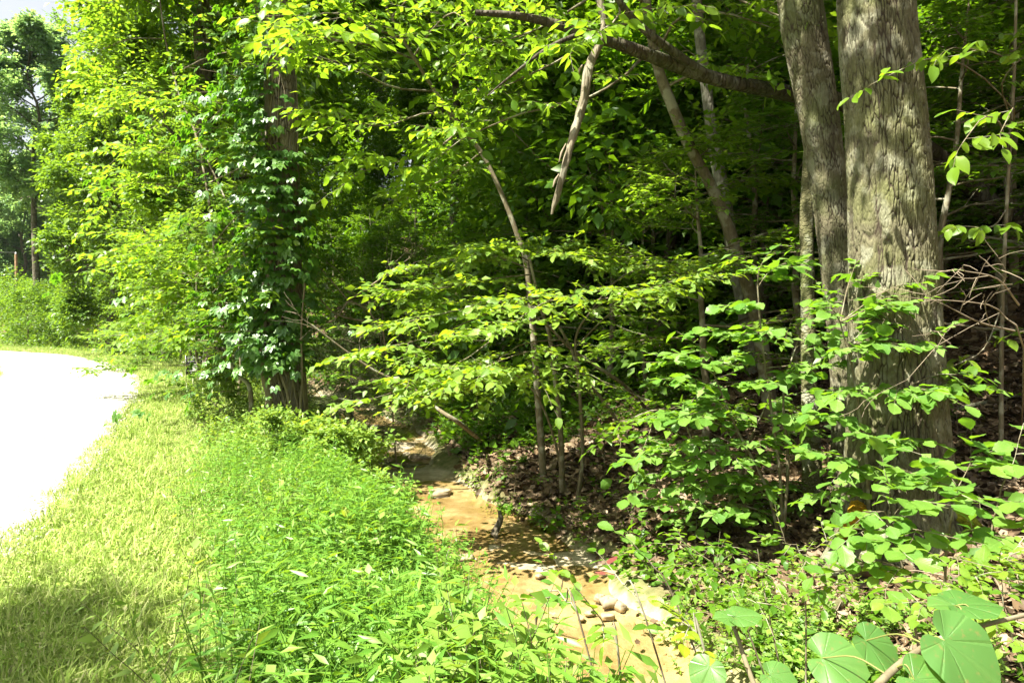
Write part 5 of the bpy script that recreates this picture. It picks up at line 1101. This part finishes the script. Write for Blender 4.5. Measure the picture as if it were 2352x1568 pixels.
while x < .15:
    w_ = rg.uniform(.012, .03); bars.append(box(x, x + w_, -.012, -.0085, .455, .50)); x += w_ + rg.uniform(.012, .03)
ob('white_mark', mk('white_mark', bars, wht), bd_)
th = np.linspace(0, 2 * math.pi, 15)[:-1]; rr_ = .088 * (1 + .12 * np.sin(3 * th))
V = np.concatenate((np.stack((rr_ * np.cos(th) + .02, 0 * th - .0125, rr_ * np.sin(th) + .335), -1), [(.02, -.0125, .335)])); ob('round_mark', mk('round_mark', [(V, np.array([(14, i, (i + 1) % 14) for i in range(14)]))], wht), bd_)
ob('lower_mark', mk('lower_mark', [box(-.13, .05, -.012, -.0085, .20, .235), box(-.10, .0, -.012, -.0085, .145, .165)], wht), bd_)

# ------------------------------------------------------------------ redbud branch right under the lens
def redbud(label, seed, P, leaves, r0=.006, name='redbud_branch', lm='redbud', size_seed=0):
    root = empty(name, P[0], label, 'branch'); b0 = P[0]; P = spl(P, 18)
    wood('twig', [(P, np.linspace(r0, r0 * .6, 18), 7)], M['stem'], root, b0)
    for k, (px, py, yy, sz, ang, tip, nx_, ny_, nz_) in enumerate(leaves):
        p = at(px, py, yy); d = nrm(np.array((math.cos(ang), 0, math.sin(ang))) * (1 - abs(tip)) + np.array((0, -tip, 0)))
        n_ = nrm(np.array((nx_, ny_, nz_))); n_ = nrm(n_ - (n_ @ d) * d); s_ = np.cross(d, n_)
        V, F3, F4, UV = heart_leaf(seed * 10 + k)
        l_ = ob('leaf', mk('leaf', [(V, F3), (np.zeros((0, 3)), F4 - len(V))], M[lm], True, UV), root)
        l_.matrix_basis = Matrix(((s_[0] * sz, d[0] * sz, n_[0] * sz, p[0] - b0[0]), (s_[1] * sz, d[1] * sz, n_[1] * sz, p[1] - b0[1]), (s_[2] * sz, d[2] * sz, n_[2] * sz, p[2] - b0[2]), (0, 0, 0, 1)))
        q = P[np.argmin(np.linalg.norm(P - p, axis=1))]; pe = wood('petiole', [(spl([q, (q + p) / 2 + UP * .012 + n_ * .004, p + d * sz * .0], 9), np.linspace(.0016, .0011, 9), 5)], M['petiole'], l_, b0)
        pe.matrix_parent_inverse = l_.matrix_basis.inverted()
    return root
redbud('redbud branch with large heart shaped leaves in the lower right corner', 1, path((1990, 1600, .95), (2060, 1530, 1.0), (2140, 1475, 1.05), (2240, 1440, 1.1), (2380, 1405, 1.15)),
    [(2170, 1470, 1.0, .092, -.62, .30, .12, -.75, .62), (1890, 1510, 1.06, .072, -.12, .25, -.15, -.50, .82), (1990, 1470, 1.14, .068, -.6, .3, .2, -.5, .82), (2200, 1388, 1.12, .07, .12, .1, .1, -.10, .98), (2190, 1390, 1.12, .045, 3.0, .1, -.3, -.2, .95), (2100, 1560, .97, .07, -.5, .3, -.3, -.45, .85)])
redbud('small redbud shoot with leaning leaves at the bottom, left of the large heart leaves', 2, path((1760, 1640, 1.35), (1720, 1540, 1.4), (1690, 1450, 1.45), (1665, 1400, 1.5)),
    [(1690, 1415, 1.42, .055, .15, .1, .2, -.18, .97), (1680, 1418, 1.42, .04, 3.0, .1, -.2, -.2, .95), (1630, 1530, 1.3, .055, 4.2, .25, -.2, -.55, .8), (1770, 1550, 1.25, .055, -.3, .3, 0, -.45, .85)])
# elm and tulip shoots on the near bank
def shoot(label, seed, base, P, size, blades, m, name='elm_shoot', twl=.12, n=3, lm='hazel', odd=None):
    return small_tree(name, label, 'shoot', seed, base, [(np.vstack((base, P)), .005, .002)], [np.vstack((base * .4 + P[0] * .6, P))], dict(PL, n=[n, 3], twl=twl, flat=.9, tt0=.15), m, size, blades, LEAF4, M[lm], M['stem'], 120, 1, .003, .1, .3, 1.0, odd)
def gb(x, y): return np.array((x, y, tz(x, y)))
shoot('elm shoot with corrugated toothed leaves in front of the leaf litter', 91, gb(1.25, 3.2), path((1560, 1400, 3.2), (1500, 1300, 3.2), (1465, 1260, 3.2)), .085, bl_haz, 4)
shoot('slender shoot with grey green leaves over the lower stream', 92, gb(.62, 2.7), path((1330, 1420, 2.7), (1300, 1380, 2.75), (1280, 1350, 2.8)), .07, bl_haz, 5)
shoot('shoot with three reddened leaves beside the lower stream', 93, gb(.95, 2.8), path((1480, 1410, 2.8), (1430, 1340, 2.85), (1400, 1300, 2.9)), .065, bl_oli, 4, odd=(5, 1, bl_red[0]))
shoot('yellow green leafy shoot at the bottom right of the stream', 94, gb(1.0, 2.1), path((1620, 1500, 2.1), (1600, 1460, 2.1), (1580, 1430, 2.1)), .05, bl_yel, 6, lm='yellowleaf')
shoot('dogbane shoot with long leaves standing out of the stiltgrass', 95, gb(-1.35, 4.2), path((840, 1330, 4.2), (820, 1270, 4.2), (800, 1210, 4.2)), .11, bl_yel, 4, twl=.08, lm='yellowleaf')
shoot('tall stem with opposite leaves rising above the stiltgrass by the creek', 96, gb(.25, 3.2), path((1230, 1420, 3.2), (1290, 1350, 3.2), (1280, 1290, 3.2)), .06, bl_dog, 5)
shoot('leafy shoot at bottom centre in front of the creek', 97, gb(.45, 2.2), path((1420, 1500, 2.2), (1400, 1460, 2.2), (1380, 1420, 2.2)), .055, bl_dog, 6)

# seedlings standing singly on the leaf litter
rg = R(44); sdp = []
for k in range(4):
    root, _ = small_tree('seedling', 'seedling', 'seedling', 400 + k, np.zeros(3), [(np.array([(0, 0, -.03), (.02, 0, .18), (.05, .02, .38 + .06 * k)]), .005, .002)], [np.array([(.02, 0, .18), (.15, .05 * k, .26), (.28, .08 * k, .28)]), np.array([(.03, 0, .25), (-.1, -.08, .33), (-.24, -.1, .33)]), np.array([(.04, .01, .3), (.05, -.12, .38), (.08, -.25, .38)])], dict(PL, n=[2, 2], twl=.09), 3, .075, bl_oli, LEAF4, M['beech'], M['stem'], 0, 1, .003)
    sdp.append(root)
for k, (px, py) in enumerate([(1130, 1110), (1190, 1085), (1240, 1060), (1250, 1140), (1390, 1100), (1410, 1180), (1180, 1150), (1075, 1120), (1360, 1230), (1290, 1205), (1450, 1235), (1330, 1050), (1490, 1010), (1560, 930), (2230, 900), (2270, 830), (2310, 950), (2200, 1000), (1640, 1340), (2300, 780), (1380, 980), (1210, 990)]):
    o = sdp[k] if k < 4 else copy_tree(sdp[k % 4]); q = hit(px, py); o.location = q; o.rotation_euler = (0, 0, rg.uniform(0, 6)); s = rg.uniform(.6, 1.1); o.scale = (s, s, s)
    o['group'] = 'single green seedlings in the leaf litter'; o['label'] = 'green seedling in the leaf litter, ' + ['left of the rotten root stub', 'above the rotten root stub', 'beside the dogwood stems at their left', 'just left of the dogwood foot', 'right of the dogwood stems, higher up', 'below and right of the dogwood foot', 'right of the rotten root stub', 'at the bank tip of the stream bend', 'at the stream edge below the dogwood', 'over the stream edge right of the stub', 'near the stream, third from the stones', 'behind the dogwood foot', 'among the diagonal dogwood stems', 'behind the shaded hazel', 'just under the thin mossy log', 'above the thin mossy log', 'right of the thin mossy log', 'below the thin mossy log', 'between coralberry leaves by the stream', 'by the slim sapling stem at the right', 'far up behind the diagonal dogwood stem', 'at the shaded end of the fallen sapling'][k]

# creek stones, ledge slabs, stump, logs
def rock(seed, sx, sy, sz, n=3):
    rg_ = R(seed); u, v = np.meshgrid(np.linspace(0, 2 * math.pi, 12, endpoint=False), np.linspace(0, math.pi, 8)); d = np.stack((np.cos(u) * np.sin(v), np.sin(u) * np.sin(v), np.cos(v)), -1)
    e_ = np.sign(d) * np.abs(d) ** .5; nn = 1 + .6 * (vnoise(u * 1.3 + seed, v * 2, seed) - .5) + .2 * (vnoise(u * 4 + seed, v * 5, seed + 2) - .5); nn[:, :] = nn
    V = (e_ * np.array((sx, sy, sz)) * nn[..., None]).reshape(-1, 3); i = np.arange(7)[:, None] * 12; j = np.arange(12)[None]; j2 = (j + 1) % 12
    return V, np.stack((i + j, i + 12 + j, i + 12 + j2, i + j2), -1).reshape(-1, 4)
def stone(px, py, sx, sy, sz, lab, seed, rz=0.0, dz=.0):
    q = hit(px, py); o = ob('stone', mk('stone', [rock(seed, sx, sy, sz)], M['rock'], True), None, (q[0], q[1], max(q[2], -.9) + dz)); o.rotation_euler = (0, 0, rz); tag(o, lab, 'stone', 'stones along the stream'); return o
stone(1398, 1398, .075, .06, .045, 'largest tan stone at the right edge of the lower stream', 1, .3, .02)
stone(1375, 1388, .05, .035, .03, 'wedge shaped tan stone left of the largest one', 2, 1.0, .01)
stone(1425, 1405, .06, .04, .035, 'brownish stone right of the largest tan stone', 3, 2, .01)
stone(1355, 1418, .045, .03, .02, 'flat ochre stone in the water below the largest stone', 4, .4)
stone(1335, 1428, .035, .025, .015, 'small grey stone in the shallows below the tan stones', 5, 1.4)
stone(1395, 1425, .055, .04, .025, 'low brown stone at the front of the tan stones', 6, .1)
stone(1010, 1135, .16, .10, .035, 'flat dark slab at the foot of the far stream bank', 7, .4, .02)
stone(965, 1052, .20, .10, .05, 'dark ledge stone in the shaded upper stream', 8, -.2, .02)
stone(1060, 1290, .12, .07, .02, 'thin flat slab in the sunlit middle of the stream', 9, .2, .01)
stone(980, 1278, .10, .05, .02, 'thin slab at the left of the sunlit stream ledge', 10, .5, .01)
stone(1240, 1330, .05, .03, .02, 'small brown stone in the dappled shade of the stream', 11, .8)
q = hit(1135, 1235); P = [q, q + np.array((.03, .05, .10)), q + np.array((.07, .1, .2)), q + np.array((.06, .14, .28))]
r = empty('stump', q, 'dark rotten root stub sticking out of the stream bank', 'stump'); ob('trunk', mk('trunk', [trunk_tube(spl(P, 12) - q, np.linspace(.045, .022, 12), 8, .2, 3)], M['bark'], True), r)
def log(label, pp, r0, mt, dz=.03):
    P = np.array([hit(*q) + UP * (dz + r0 * .6) for q in pp]); r = empty('log', P[0], label, 'log'); ob('trunk', mk('trunk', [trunk_tube(spl(P, 16) - P[0], np.linspace(r0, r0 * .6, 16), 8, .08, 2)], M[mt], True), r)
log('thin mossy log lying on the slope right of the oak', [(2200, 950), (2250, 940), (2340, 920)], .035, 'bark')
log('pale mossy log lying below the oak roots', [(1900, 1430), (1935, 1395), (1990, 1350)], .045, 'mossbark')
log('small dark branch lying across the shaded stream', [(880, 1075), (930, 1078), (985, 1070)], .02, 'bark')
log('grey stick lying in the sunlit stream', [(1010, 1308), (1060, 1300), (1110, 1295)], .008, 'twig', .005)
log('thin pale stick lying across the lower stream', [(1180, 1470), (1260, 1455), (1330, 1470)], .008, 'twig', .01)

# thin summer haze over the whole place
m, t, N, L = mat('haze_air'); v = N('ShaderNodeVolumePrincipled'); v.inputs['Color'].default_value = (.80, .90, 1.0, 1); v.inputs['Density'].default_value = .00008
o = N('ShaderNodeOutputMaterial'); L(v.outputs[0], o.inputs['Volume'])
V = np.array([(x, y, z) for x in (-900, 900) for y in (-700, 1200) for z in (-4, 80)], float)
tag(ob('haze', mk('haze', [(V, np.array([(0, 1, 3, 2), (4, 6, 7, 5), (0, 4, 5, 1), (2, 3, 7, 6), (0, 2, 6, 4), (1, 5, 7, 3)]))], m)), 'thin summer haze in the air', None, kind='stuff')
place_all()
